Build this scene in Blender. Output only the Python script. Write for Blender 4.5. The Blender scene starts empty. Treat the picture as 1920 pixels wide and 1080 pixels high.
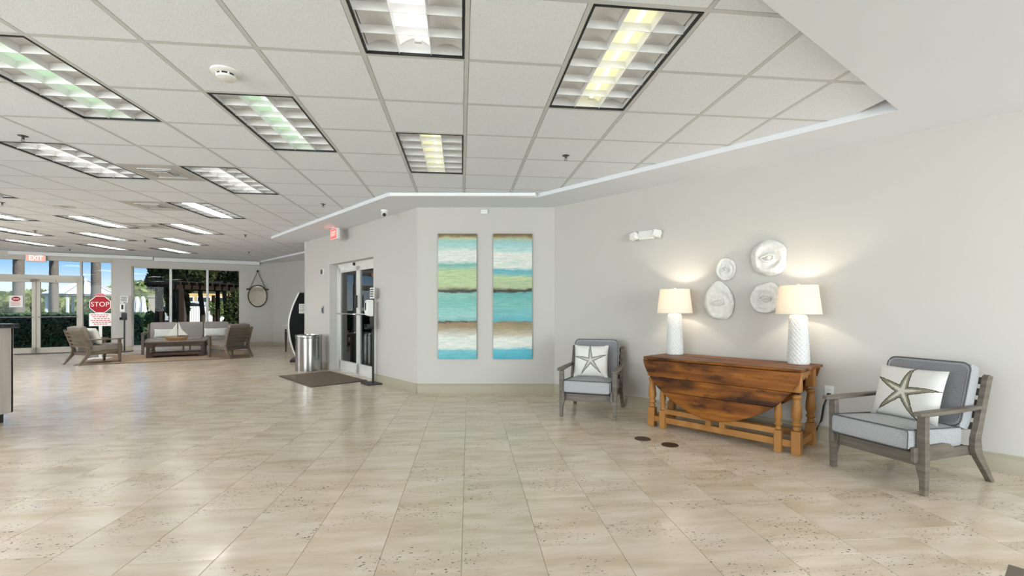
import bpy, bmesh, math, random
from mathutils import Vector, Matrix

# ------------------------------------------------------------------ camera, world, sun, area lights, exposure
S = bpy.context.scene
C = S.collection
R = math.radians
PI = math.pi
FPX, V0, H = 866.0, 577.0, 1.25            # focal length and horizon in pixels of the 1920 frame, eye height

cam_d = bpy.data.cameras.new('camera'); cam = bpy.data.objects.new('camera', cam_d); C.objects.link(cam)
cam.location = (0, 0, H); cam.rotation_euler = (PI/2, 0, 0)
cam_d.sensor_width = 36; cam_d.lens = FPX*36/1920
cam_d.shift_y = (V0-540)/1920; cam_d.clip_end = 400; cam_d.clip_start = 0.05
S.camera = cam

S.view_settings.view_transform = 'Standard'; S.view_settings.look = 'None'
S.view_settings.gamma = 1; S.view_settings.use_curve_mapping = False
S.view_settings.exposure = 1.05

world = bpy.data.worlds.new('world'); S.world = world; world.use_nodes = True
wn = world.node_tree.nodes; wl = world.node_tree.links
tcw = wn.new('ShaderNodeTexCoord'); spw = wn.new('ShaderNodeSeparateXYZ'); wl.new(tcw.outputs['Generated'], spw.inputs[0])
skr = wn.new('ShaderNodeValToRGB'); wl.new(spw.outputs[2], skr.inputs[0]); wl.new(skr.outputs[0], wn['Background'].inputs[0])   # sky: pale haze at the horizon to clear blue
E_ = skr.color_ramp.elements; E_[0].position, E_[0].color = 0, (.50, .53, .56, 1); E_[1].position, E_[1].color = 1, (.05, .13, .30, 1)
for p_, c_ in ((.035, (.42, .50, .57)), (.08, (.115, .28, .49)), (.12, (.06, .20, .44)), (.4, (.07, .19, .42))): k_ = E_.new(p_); k_.color = (*c_, 1)
wn['Background'].inputs[1].default_value = 1.0

def light(name, kind, energy, loc, aim=None, size=None, color=(1, 1, 1)):
    d = bpy.data.lights.new(name, kind); d.energy = energy; d.color = color
    o = bpy.data.objects.new(name, d); C.objects.link(o); o.location = loc
    if aim: o.rotation_euler = (Vector(aim)-Vector(loc)).to_track_quat('-Z', 'Y').to_euler()
    if size and kind == 'AREA': d.shape = 'RECTANGLE'; d.size, d.size_y = size
    return o
sun = light('sun', 'SUN', 3.4, (45, -4, 31), aim=(0, 6, 0), color=(1, .94, .82)); sun.data.angle = R(.6)
# fill light from imagined glazing, added behind the camera and on the left
FILL_DAY = 6.8                                   # radiance of the fill light in the added glazing
for x0, x1 in ((-11.6, -3.6), (3.2, 8.2)):
    light('fill_daylight', 'AREA', FILL_DAY*PI*(x1-x0)*2.5, ((x0+x1)/2, -4.3, 1.4), aim=((x0+x1)/2, 3, 1.4), size=(x1-x0, 2.5), color=(.92, .955, .985))
FILL_DOWN_W = 6.5                                # watts of each round fill light added out of view
UNSEEN_W = 34.0                             # watts of each unseen ceiling troffer added for fill
light('fill_daylight', 'AREA', FILL_DAY*.25*PI*8*2.5, (-17.3, 1.5, 1.4), aim=(-5, 1.5, 1.4), size=(8, 2.5), color=(.92, .955, .985))

# ------------------------------------------------------------------ measuring helpers (pixel of the photograph -> real place)
def fl(u, v, z=0.0):                        # point of the horizontal plane at height z
    D = FPX*(z-H)/(V0-v); return Vector(((u-960)/FPX*D, D, z))
def at(u, v, D):                            # point at depth D
    return Vector(((u-960)/FPX*D, D, H+(V0-v)/FPX*D))
class Line:                                 # a vertical wall plane: origin + s*d ; n points into the room
    def __init__(s, p0, p1, flip=1):
        s.p0 = Vector(p0); v = Vector(p1)-s.p0; s.L = v.length; s.d = v.normalized(); s.n = Vector((s.d.y, -s.d.x))*flip
    def s(s, u):
        k = (u-960)/FPX; return (k*s.p0.y-s.p0.x)/(s.d.x-k*s.d.y)
    def at(s, u, v):
        t = s.s(u); p = s.p0+s.d*t; return t, H+(V0-v)/FPX*p.y
    def pt(s, t, z=0, off=0):
        p = s.p0+s.d*t+s.n*off; return Vector((p.x, p.y, z))
    @property
    def rz(s): return math.atan2(s.d.y, s.d.x)
TZ, SZ = 2.767, 2.715                         # tile ceiling, dropped soffit
A = (-1.38, 6.74); B = (.62, 6.74); RE = (10.9, -3.985)
W_right = Line(B, (3.80, 3.43)); W_front = Line(A, B); DE = (-4.66, 10.37)
W_entry = Line(DE, A); W_far = Line((-12.86, 12.44), (-7.85, 15.2)); W_lounge = Line((-7.85, 15.2), (-2.9, 12.04))
# ------------------------------------------------------------------ mesh helpers
class MB:
    def __init__(s): s.bm = bmesh.new()
    def add(s, verts, faces, M=None):
        vs = [s.bm.verts.new((M @ Vector(v)) if M else v) for v in verts]
        for f in faces:
            try: s.bm.faces.new([vs[i] for i in f])
            except ValueError: pass
        return s
    def box(s, a, b, M=None):
        x0, y0, z0 = a; x1, y1, z1 = b
        v = [(x0,y0,z0),(x1,y0,z0),(x1,y1,z0),(x0,y1,z0),(x0,y0,z1),(x1,y0,z1),(x1,y1,z1),(x0,y1,z1)]
        return s.add(v, [(0,3,2,1),(4,5,6,7),(0,1,5,4),(1,2,6,5),(2,3,7,6),(3,0,4,7)], M)
    def cbox(s, c, d, M=None):
        return s.box([c[i]-d[i]/2 for i in range(3)], [c[i]+d[i]/2 for i in range(3)], M)
    def prism(s, poly, a, b, axis='z', M=None):    # poly in the two other axes (in x,y,z order), extruded from a to b
        def mk(p, t):
            return {'z': (p[0], p[1], t), 'y': (p[0], t, p[1]), 'x': (t, p[0], p[1])}[axis]
        n = len(poly); v = [mk(p, a) for p in poly]+[mk(p, b) for p in poly]
        f = [tuple(range(n)), tuple(range(2*n-1, n-1, -1))]+[(i, i+n, (i+1) % n+n, (i+1) % n) for i in range(n)]
        return s.add(v, f, M)
    def lathe(s, prof, seg=24, M=None, cap=True, sx=1, sy=1, tw=None):
        v = []; f = []
        for k, (r, z) in enumerate(prof):
            for i in range(seg):
                a = 2*PI*i/seg; rr = r+(tw(k, i) if tw else 0); v.append((rr*math.cos(a)*sx, rr*math.sin(a)*sy, z))
        for k in range(len(prof)-1):
            for i in range(seg):
                j = (i+1) % seg; f.append((k*seg+i, k*seg+j, (k+1)*seg+j, (k+1)*seg+i))
        if cap:
            f.append(tuple(range(seg-1, -1, -1))); f.append(tuple(range((len(prof)-1)*seg, len(prof)*seg)))
        return s.add(v, f, M)
    def tube(s, pts, r, seg=8, closed=False, M=None):
        pts = [Vector(p) for p in pts]; n = len(pts); v = []; f = []
        for i, p in enumerate(pts):
            a = pts[(i-1) % n] if (closed or i > 0) else p; b = pts[(i+1) % n] if (closed or i < n-1) else p
            t = (b-a).normalized(); up = Vector((0, 0, 1)) if abs(t.z) < .95 else Vector((1, 0, 0))
            x = t.cross(up).normalized(); y = x.cross(t); rr = r[i] if isinstance(r, (list, tuple)) else r
            for k in range(seg):
                q = 2*PI*k/seg; v.append(tuple(p+x*rr*math.cos(q)+y*rr*math.sin(q)))
        m = n if closed else n-1
        for i in range(m):
            for k in range(seg):
                j = (k+1) % seg; i2 = (i+1) % n; f.append((i*seg+k, i*seg+j, i2*seg+j, i2*seg+k))
        if not closed: f += [tuple(range(seg-1, -1, -1)), tuple(range((n-1)*seg, n*seg))]
        return s.add(v, f, M)
    def build(s, name, m, parent=None, bevel=0, seg=2, smooth=38, kind=None, weld=False):
        if weld: bmesh.ops.remove_doubles(s.bm, verts=s.bm.verts, dist=1e-4)
        bmesh.ops.recalc_face_normals(s.bm, faces=s.bm.faces)
        me = bpy.data.meshes.new(name); s.bm.to_mesh(me); s.bm.free()
        me.materials.append(m)
        if smooth: me.shade_smooth(); me.set_sharp_from_angle(angle=R(smooth))
        o = bpy.data.objects.new(name, me); C.objects.link(o)
        if parent: o.parent = parent
        if bevel:
            b = o.modifiers.new('bevel', 'BEVEL'); b.width = bevel; b.segments = seg; b.limit_method = 'ANGLE'; b.angle_limit = R(40)
        if kind: o['kind'] = kind
        return o
def thing(name, label, cat, loc=(0, 0, 0), rz=0, group=None):
    o = bpy.data.objects.new(name, None); C.objects.link(o); o.empty_display_size = .1
    o.location = loc; o.rotation_euler = (0, 0, rz); o['label'] = label; o['category'] = cat
    if group: o['group'] = group
    return o
def tag(o, label, cat, group=None):
    o['label'] = label; o['category'] = cat
    if group: o['group'] = group
    return o
def struct(o, label=None):
    o['kind'] = 'structure'
    if label: o['label'] = label
    return o
def copy_tree(o, parent=None):
    c = o.copy(); C.objects.link(c); c.parent = parent
    for ch in list(o.children): copy_tree(ch, c)
    return c
def T(loc=(0, 0, 0), rx=0, ry=0, rz=0, sc=None):
    M = Matrix.Translation(loc) @ Matrix.Rotation(rz, 4, 'Z') @ Matrix.Rotation(ry, 4, 'Y') @ Matrix.Rotation(rx, 4, 'X')
    if sc: M = M @ Matrix.Diagonal((*sc, 1))
    return M
def text(name, body, size, m, parent, loc, rot, depth=.001, sx=1):
    cu = bpy.data.curves.new(name, 'FONT'); cu.body = body; cu.size = size; cu.extrude = depth
    cu.align_x = 'CENTER'; cu.align_y = 'CENTER'; cu.materials.append(m); cu.resolution_u = 3
    o = bpy.data.objects.new(name, cu); C.objects.link(o); bpy.context.view_layer.update()
    me = bpy.data.meshes.new_from_object(o.evaluated_get(bpy.context.evaluated_depsgraph_get())); bpy.data.objects.remove(o)
    o = bpy.data.objects.new(name, me); C.objects.link(o); o.parent = parent; o.location = loc; o.rotation_euler = rot; o.scale = (sx, 1, 1); o['kind'] = 'stuff'
    return o
# ------------------------------------------------------------------ materials
def mat(name, col, rough=.5, metal=0, spec=.5, noise=None, bump=None, emit=None, alpha=None, coords='Object', trans=0, tint=0):
    m = bpy.data.materials.new(name); m.use_nodes = True; nt = m.node_tree; b = nt.nodes['Principled BSDF']
    b.inputs['Base Color'].default_value = (*col, 1); b.inputs['Roughness'].default_value = rough
    b.inputs['Metallic'].default_value = metal; b.inputs['Specular IOR Level'].default_value = spec
    tc = None
    def vec(sc):
        nonlocal tc
        if not tc: tc = nt.nodes.new('ShaderNodeTexCoord')
        mp = nt.nodes.new('ShaderNodeMapping'); mp.inputs['Scale'].default_value = sc if isinstance(sc, (tuple, list)) else (sc,)*3
        nt.links.new(tc.outputs[coords], mp.inputs['Vector']); return mp.outputs[0]
    last = None
    if noise:
        sc, col2, lo, hi = noise
        n = nt.nodes.new('ShaderNodeTexNoise'); n.inputs['Scale'].default_value = 1; n.inputs['Detail'].default_value = 5
        nt.links.new(vec(sc), n.inputs['Vector'])
        r = nt.nodes.new('ShaderNodeValToRGB'); r.color_ramp.elements[0].position = lo; r.color_ramp.elements[1].position = hi
        r.color_ramp.elements[0].color = (*col, 1); r.color_ramp.elements[1].color = (*col2, 1)
        nt.links.new(n.outputs['Fac'], r.inputs['Fac']); nt.links.new(r.outputs[0], b.inputs['Base Color']); last = r.outputs[0]
    if tint:
        oi = nt.nodes.new('ShaderNodeObjectInfo'); mr = nt.nodes.new('ShaderNodeMapRange')
        mr.inputs['To Min'].default_value = 1-tint; mr.inputs['To Max'].default_value = 1+tint
        nt.links.new(oi.outputs['Random'], mr.inputs['Value'])
        mx = nt.nodes.new('ShaderNodeVectorMath'); mx.operation = 'SCALE'
        if last: nt.links.new(last, mx.inputs[0])
        else: mx.inputs[0].default_value = col
        nt.links.new(mr.outputs[0], mx.inputs['Scale']); nt.links.new(mx.outputs[0], b.inputs['Base Color'])
    if bump:
        sc, st, dist = bump
        n = nt.nodes.new('ShaderNodeTexNoise'); n.inputs['Scale'].default_value = 1; n.inputs['Detail'].default_value = 3
        nt.links.new(vec(sc), n.inputs['Vector'])
        bp = nt.nodes.new('ShaderNodeBump'); bp.inputs['Strength'].default_value = st; bp.inputs['Distance'].default_value = dist
        nt.links.new(n.outputs['Fac'], bp.inputs['Height']); nt.links.new(bp.outputs[0], b.inputs['Normal'])
    if emit:
        b.inputs['Emission Color'].default_value = (*emit[0], 1); b.inputs['Emission Strength'].default_value = emit[1]
    if trans: b.inputs['Transmission Weight'].default_value = trans
    return m
def glass_mat(name, gain=1.0, tint=(.93, .96, .95)):
    m = bpy.data.materials.new(name); m.use_nodes = True; nt = m.node_tree; nt.nodes.remove(nt.nodes['Principled BSDF'])
    t = nt.nodes.new('ShaderNodeBsdfTransparent'); t.inputs[0].default_value = (*tint, 1)
    g = nt.nodes.new('ShaderNodeBsdfGlossy'); g.inputs['Roughness'].default_value = .0
    fr = nt.nodes.new('ShaderNodeFresnel'); fr.inputs[0].default_value = 1.5
    mu = nt.nodes.new('ShaderNodeMath'); mu.operation = 'MULTIPLY'; mu.inputs[1].default_value = gain; mu.use_clamp = True
    mx = nt.nodes.new('ShaderNodeMixShader'); nt.links.new(fr.outputs[0], mu.inputs[0]); nt.links.new(mu.outputs[0], mx.inputs[0])
    nt.links.new(t.outputs[0], mx.inputs[1]); nt.links.new(g.outputs[0], mx.inputs[2]); nt.links.new(mx.outputs[0], nt.nodes['Material Output'].inputs[0])
    return m
M_wall = mat('wall_paint', (.565, .545, .518), .75, spec=.25, bump=(220, .05, .002))
M_white = mat('white_paint', (.80, .80, .80), .6, spec=.3)
M_soffit = mat('soffit_paint', (.78, .80, .845), .7, spec=.2)
M_base = mat('baseboard_paint', (.39, .355, .265), .45)
M_tile = mat('acoustic_tile', (.765, .79, .835), .9, spec=.1, noise=((160, 160, 160), (.84, .865, .91), .36, .52), bump=((130, 130, 60), .5, .004), coords='Object')
M_grid = mat('grid_bar', (.60, .605, .60), .6)
M_black = mat('black_paint', (.012, .012, .013), .5)
M_dark = mat('dark_metal', (.03, .03, .032), .4, .3)
M_steel = mat('brushed_steel', (.38, .372, .36), .24, 1.0, bump=((300, 300, 4), .06, .001))
M_chrome = mat('chrome', (.7, .7, .7), .12, 1)
M_plastic = mat('white_plastic', (.82, .82, .80), .4)
M_greyp = mat('grey_plastic', (.25, .25, .25), .45)
M_frame = mat('door_frame_metal', (.52, .49, .42), .4)
M_dframe = mat('white_door_metal', (.74, .73, .70), .4)
M_glass = glass_mat('clear_glass', .15)
M_dglass = glass_mat('door_glass', 1.5, (.72, .74, .73))
M_pan = mat('fixture_pan', (.84, .84, .85), .55)
M_blade = mat('louver_metal', (.80, .80, .81), .45)
def lamp_mat(n, c, s): return mat(n, (.8, .8, .8), .5, emit=(c, s))
L_green = lamp_mat('lamp_green', (.78, 1.0, .80), .52); L_yel = lamp_mat('lamp_yellow', (1.0, .99, .74), .55)
L_white = lamp_mat('lamp_white', (1, 1, .96), .75); L_bright = lamp_mat('lamp_bright', (1, .99, .97), 40)
R_green = mat('reflector_green_glow', (.62, .74, .62), .5, emit=((.66, 1, .70), .17)); R_yel = mat('reflector_yellow_glow', (.80, .80, .56), .5, emit=((1, .98, .62), .20))  # lamp glow put into the reflectors' colour and emission
R_white = mat('reflector_white_glow', (.85, .85, .83), .4, emit=((1, 1, .97), .22))  # glow of the lamp put in as emission here too
M_wood = mat('grey_wood', (.105, .088, .070), .5, noise=((3, 3, 30), (.195, .165, .135), .35, .7))
M_woodlt = mat('pine_leg', (.33, .145, .036), .45, spec=.3, noise=((7, 7, 1.5), (.46, .22, .065), .35, .7))
M_fab = mat('grey_linen', (.33, .335, .35), .95, spec=.1, noise=((180, 180, 180), (.46, .47, .49), .35, .65), bump=((250, 250, 250), .3, .002))
M_fabd = mat('dark_linen', (.20, .20, .215), .95, spec=.1, noise=((180, 180, 180), (.27, .27, .29), .35, .65), bump=((250, 250, 250), .3, .002))
M_fabtan = mat('taupe_linen', (.19, .172, .148), .95, spec=.1, noise=((150, 150, 150), (.25, .228, .20), .35, .65))
M_pipe = mat('piping', (.10, .10, .105), .8)
M_cream = mat('cream_fabric', (.78, .78, .72), .9, spec=.1)
M_walnut = mat('dark_wood', (.035, .018, .009), .35, noise=((4, 4, 20), (.075, .038, .02), .35, .7))
M_rug = mat('tan_rug', (.24, .17, .12), .95, noise=((30, 30, 30), (.31, .23, .165), .3, .7), spec=.1)
M_mat = mat('door_mat_fibre', (.15, .115, .085), .95, noise=((60, 8, 8), (.215, .175, .135), .3, .7), spec=.05)
M_red = mat('sign_red', (.36, .016, .024), .6, spec=.2); M_exit = mat('exit_red', (.8, .08, .08), .5, emit=((1, .08, .07), .9))
M_redtxt = mat('red_print', (.62, .12, .14), .6)

# ---- travertine: colour only, in place coordinates
def travertine():
    m = bpy.data.materials.new('travertine'); m.use_nodes = True; nt = m.node_tree; N = nt.nodes.new; K = nt.links.new
    b = nt.nodes['Principled BSDF']; geo = N('ShaderNodeNewGeometry')
    mp = N('ShaderNodeMapping'); mp.inputs['Rotation'].default_value = (0, 0, -.0933); K(geo.outputs['Position'], mp.inputs['Vector'])
    oi = N('ShaderNodeObjectInfo')
    def noise(scale, det, off=0, rough=.55):
        sm = N('ShaderNodeMapping'); sm.inputs['Scale'].default_value = scale; K(mp.outputs[0], sm.inputs['Vector'])
        ad = N('ShaderNodeVectorMath'); ad.operation = 'ADD'; K(sm.outputs[0], ad.inputs[0])
        sc = N('ShaderNodeVectorMath'); sc.operation = 'SCALE'; sc.inputs[0].default_value = (11+off, 23, 7); K(oi.outputs['Random'], sc.inputs['Scale']); K(sc.outputs[0], ad.inputs[1])
        n = N('ShaderNodeTexNoise'); n.inputs['Scale'].default_value = 1; n.inputs['Detail'].default_value = det; n.inputs['Roughness'].default_value = rough
        K(ad.outputs[0], n.inputs['Vector']); return n.outputs['Fac']
    def ramp(x, stops):
        r = N('ShaderNodeValToRGB'); e = r.color_ramp.elements
        e[0].position, e[0].color = stops[0][0], (*stops[0][1], 1); e[1].position, e[1].color = stops[-1][0], (*stops[-1][1], 1)
        for p, c in stops[1:-1]: k = e.new(p); k.color = (*c, 1)
        K(x, r.inputs['Fac']); return r.outputs[0]
    veins = ramp(noise((2.2, 9, 4), 7), [(.26, (.53, .43, .305)), (.42, (.62, .515, .39)), (.56, (.69, .592, .475)), (.74, (.76, .675, .575))])
    pits = ramp(noise((48, 90, 40), 3, 3), [(.0, (0, 0, 0)), (.345, (0, 0, 0)), (.375, (1, 1, 1)), (1, (1, 1, 1))])
    clus = ramp(noise((2.2, 4, 3), 3, 9), [(.0, (0, 0, 0)), (.49, (0, 0, 0)), (.57, (1, 1, 1)), (1, (1, 1, 1))])
    inv = N('ShaderNodeMath'); inv.operation = 'SUBTRACT'; inv.inputs[0].default_value = 1; K(pits, inv.inputs[1])
    mk = N('ShaderNodeMath'); mk.operation = 'MULTIPLY'; K(inv.outputs[0], mk.inputs[0]); K(clus, mk.inputs[1])
    crk = ramp(noise((5, 26, 8), 6, 5, .7), [(.0, (0, 0, 0)), (.488, (0, 0, 0)), (.5, (1, 1, 1)), (.512, (0, 0, 0)), (1, (0, 0, 0))])
    ck = N('ShaderNodeMath'); ck.operation = 'MULTIPLY'; K(crk, ck.inputs[0]); K(clus, ck.inputs[1])
    ck2 = N('ShaderNodeMath'); ck2.operation = 'MULTIPLY'; K(ck.outputs[0], ck2.inputs[0]); ck2.inputs[1].default_value = .35
    mr = N('ShaderNodeMapRange'); mr.inputs['To Min'].default_value = .94; mr.inputs['To Max'].default_value = 1.04; K(oi.outputs['Random'], mr.inputs['Value'])
    ts = N('ShaderNodeVectorMath'); ts.operation = 'SCALE'; K(veins, ts.inputs[0]); K(mr.outputs[0], ts.inputs['Scale'])
    x1 = N('ShaderNodeMix'); x1.data_type = 'RGBA'; K(ck2.outputs[0], x1.inputs[0]); K(ts.outputs[0], x1.inputs[6]); x1.inputs[7].default_value = (.30, .24, .17, 1)
    x2 = N('ShaderNodeMix'); x2.data_type = 'RGBA'; K(mk.outputs[0], x2.inputs[0]); K(x1.outputs[2], x2.inputs[6]); x2.inputs[7].default_value = (.10, .08, .055, 1)
    K(x2.outputs[2], b.inputs['Base Color'])
    rr = ramp(noise((6, 10, 6), 4, 2), [(.3, (.13,)*3), (.7, (.24,)*3)]); K(rr, b.inputs['Roughness'])
    b.inputs['Specular IOR Level'].default_value = .5
    bp = N('ShaderNodeBump'); bp.inputs['Strength'].default_value = .05; bp.inputs['Distance'].default_value = .004
    K(noise((4, 14, 5), 4, 4), bp.inputs['Height']); K(bp.outputs[0], b.inputs['Normal'])
    return m
M_trav = travertine()
M_grout = mat('grout', (.27, .22, .155), .7)

# ------------------------------------------------------------------ room shell
def wall(name, line, s0, s1, z0, z1, th, holes, label, m=None, weld=True):
    mb = MB(); ss = sorted({s0, s1, *[h[0] for h in holes], *[h[1] for h in holes]}); zz = sorted({z0, z1, *[h[2] for h in holes], *[h[3] for h in holes]})
    M = T(line.pt(0), rz=line.rz); sg = -1 if line.n.dot(Vector((line.d.y, -line.d.x))) > 0 else 1
    solid = lambda i, j: 0 <= i < len(ss)-1 and 0 <= j < len(zz)-1 and not any(h[0] <= (ss[i]+ss[i+1])/2 <= h[1] and h[2] <= (zz[j]+zz[j+1])/2 <= h[3] for h in holes)
    y0, y1 = (0, th) if sg < 0 else (-th, 0)
    q = lambda *p: mb.add(p, [(0, 1, 2, 3)], M)
    for i in range(len(ss)-1):
        for j in range(len(zz)-1):
            if not solid(i, j): continue
            a, b, c, d = ss[i], ss[i+1], zz[j], zz[j+1]
            for y in (y0, y1): q((a, y, c), (b, y, c), (b, y, d), (a, y, d))
            if not solid(i-1, j): q((a, y0, c), (a, y1, c), (a, y1, d), (a, y0, d))
            if not solid(i+1, j): q((b, y0, c), (b, y1, c), (b, y1, d), (b, y0, d))
            if not solid(i, j-1): q((a, y0, c), (b, y0, c), (b, y1, c), (a, y1, c))
            if not solid(i, j+1): q((a, y0, d), (b, y0, d), (b, y1, d), (a, y1, d))
    return struct(mb.build(name, m or M_wall, weld=True), label)
ZC = 2.95
W_right = Line(B, RE)
wall('wall_right', W_right, 0, W_right.L+.2, 0, ZC, .15, [], 'long pale greige wall behind the pine table')
wall('wall_front', W_front, 0, W_front.L, 0, ZC, .15, [], 'narrow pale wall carrying the two seascape paintings')
# entry wall with the recessed double glass door
s0d, s1d = W_entry.s(618), W_entry.s(700)
wall('wall_entry', W_entry, 0, W_entry.L, 0, ZC, .15, [(s0d, s1d, 0, 2.115)], 'angled wall holding the white double glass door')
W_ret = Line((-2.9, 11.30), DE)
wall('wall_nook', Line((-2.9, 12.04), (-2.9, 11.30)), 0, .74, 0, ZC, .12, [], 'short hidden wall beyond the kiosk')
wall('wall_return', W_ret, 0, W_ret.L, 0, ZC, .12, [], 'short return wall behind the kiosk')
wall('wall_lounge', W_lounge, 0, W_lounge.L, 0, ZC, .15, [], 'grey side wall of the lounge corner')
# far glazed wall
uF = W_far.s
sA, sB = uF(-40), uF(212); sC, sD = uF(247), uF(450)
zD = 2.60
FL0 = uF(-400)
wall('wall_far', W_far, -6.0, W_far.L, 0, ZC, .16, [(sA, sB, 0.0, zD), (sC, sD, .10, 2.46)], 'far beige wall around the entrance doors and lounge window')
pfl = W_far.pt(-6.0)
W_left = Line((-17.2, -4), (pfl.x, pfl.y))
wall('wall_left', W_left, 0, W_left.L, 0, ZC, .15, [(1.5, 9.5, .15, 2.6)], 'left wall out of view with a window added for fill light')
W_back = Line(RE, (-17.2, -4))
wall('wall_back', W_back, 0, W_back.L, 0, ZC, .15, [(2.7, 7.7, .15, 2.6), (14.5, 22.5, .15, 2.6)], 'rear wall out of view with glazing added for fill light')
for nm, ln, a, b, k in (('added_window_2', W_back, 2.7, 7.7, 3), ('added_window_3', W_back, 14.5, 22.5, 4), ('added_window_4', W_left, 1.5, 9.5, 4)):  # imagined glazing out of view, added to let fill light in
    f = MB(); M = T(ln.pt(0, 0, -.06), rz=ln.rz)
    for i in range(k+1):
        x = a+(b-a)*i/k; f.box((x-.03, -.03, .15), (x+.03, .03, 2.6), M)
    for z in (.18, 2.57): f.box((a, -.03, z-.03), (b, .03, z+.03), M)
    w = struct(f.build(nm, M_frame), 'added glazing frame out of view, made for fill light')
    w2 = MB().box((a, -.004, .18), (b, .004, 2.57), M).build('pane', M_glass, w)
# baseboards: a tall board with a small cap moulding
def baseboard(name, line, a, b, label):
    M = T(line.pt(0), rz=line.rz)
    return struct(MB().prism([(0, 0), (-.018, 0), (-.018, .105), (-.014, .115), (-.010, .12), (-.010, .135), (-.004, .142), (0, .142)], a, b, 'x', M).build(name, M_base), label)
baseboard('baseboard_right', W_right, 0, W_right.L, 'olive beige baseboard along the right wall')
baseboard('baseboard_front', W_front, 0, W_front.L, 'olive beige baseboard below the paintings')
baseboard('baseboard_entry_right', W_entry, s1d, W_entry.L, 'olive beige baseboard right of the double door')
baseboard('baseboard_entry_left', W_entry, 0, s0d, 'olive beige baseboard behind the steel bin')
baseboard('baseboard_lounge', W_lounge, 0, W_lounge.L, 'olive beige baseboard of the lounge side wall')
baseboard('baseboard_far_right', W_far, sD+.05, W_far.L, 'olive beige baseboard under the round mirror')
baseboard('baseboard_far_middle', W_far, sB, sC, 'olive beige baseboard of the pillar')
baseboard('baseboard_return', W_ret, 0, W_ret.L, 'olive beige baseboard behind the kiosk')

# soffits: dropped flat ceiling bands
def slab(name, poly, z0, z1, m, label):
    return struct(MB().prism(poly, z0, z1, 'z').build(name, m, smooth=0), label)
c1 = (2.86, 3.42); c2 = (.34, 6.13); c3 = (-1.63, 6.07); c4 = (-5.12, 9.82)
e0 = (-1.55, .195)
far = .3
slab('ceiling_soffit_right', [c1, c2, (B[0]+.05, B[1]+.05), (RE[0]+.1, RE[1]-.1), (e0[0]-2.2, RE[1]-.1), (e0[0]-2.2, -1.41)], SZ, ZC, M_soffit, 'flat white dropped ceiling band over the right wall')
slab('ceiling_soffit_front', [c2, c3, (A[0]-.05, A[1]+.05), (B[0]+.05, B[1]+.05)], SZ, ZC, M_soffit, 'flat white dropped ceiling band above the paintings')
slab('ceiling_soffit_entry', [c3, c4, (DE[0]-.02, DE[1]+.1), (A[0]-.05, A[1]+.05)], SZ, ZC, M_soffit, 'flat white dropped ceiling band over the double door')
slab('ceiling_soffit_lounge', [(-8.15, 14.95), (-5.3, 12.1), (-4.3, 11.6), (-2.8, 11.9), (-7.85, 15.3)], SZ, ZC, M_soffit, 'flat white dropped ceiling band in the lounge corner')
# shade housings under the ceiling edge of the glazed wall
def bar(name, line, a, b, off, z0, z1, d, m, label):
    return struct(MB().box((a, -off-d, z0), (b, -off, z1), T(line.pt(0), rz=line.rz)).build(name, m, bevel=.01), label)
bar('trim_1', W_far, uF(19), uF(288), 0, 2.655, 2.752, .12, M_white, 'white shade housing above the entrance doors')
bar('trim_2', W_far, uF(290), uF(487), 0, 2.625, 2.735, .12, M_white, 'white shade housing above the lounge window')
struct(MB().box((-1.60, 6.04, 2.712), (.31, 6.07, 2.757)).build('trim_3', mat('trim_white', (.9, .9, .9), .5)), 'bright white trim along the soffit above the paintings')

# roof over everything against light leaks, with an added eave blocking sun
n = W_far.n
pa = W_far.pt(-6.5, 0, -2.0); pb = W_far.pt(W_far.L+.5, 0, -2.0)
slab('roof', [(pa.x, pa.y), (pb.x, pb.y), (2.6, 9.9), (11.5, -4.5), (-18.5, -4.5)], ZC, ZC+.12, M_white, 'roof slab with an eave added to block sun')

# ---- tile ceiling
th = .109; GX, GY, GS = .031, 2.839, .61
ex = Vector((math.cos(th), math.sin(th))); ey = Vector((-math.sin(th), math.cos(th)))
def gp(i, j, z=TZ):
    p = ex*(GX+i*GS)+ey*(GY+j*GS); return Vector((p.x, p.y, z))
def inside(p, poly):
    r = False; n = len(poly)
    for i in range(n):
        a, b = poly[i], poly[(i+1) % n]
        if (a[1] > p[1]) != (b[1] > p[1]) and p[0] < (b[0]-a[0])*(p[1]-a[1])/(b[1]-a[1])+a[0]: r = not r
    return r
def infront(p, m=0):
    if p.y < .2: return False
    u = 960+FPX*p.x/p.y; v = V0-FPX*(p.z-H)/p.y
    return -m < u < 1920+m and -m < v < 1080+m
cfar = W_far.pt(-6, 0); cfl = W_far.pt(W_far.L, 0)
RECESS = [c1, c2, c3, c4, (-4.66, 10.3), (-2.9, 11.3), (-2.9, 12.0), (-7.9, 15.15), (cfl.x, cfl.y), (cfar.x, cfar.y), (-17.1, -3.9), (-3.8, -3.9), (-3.75, -1.41)]
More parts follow.
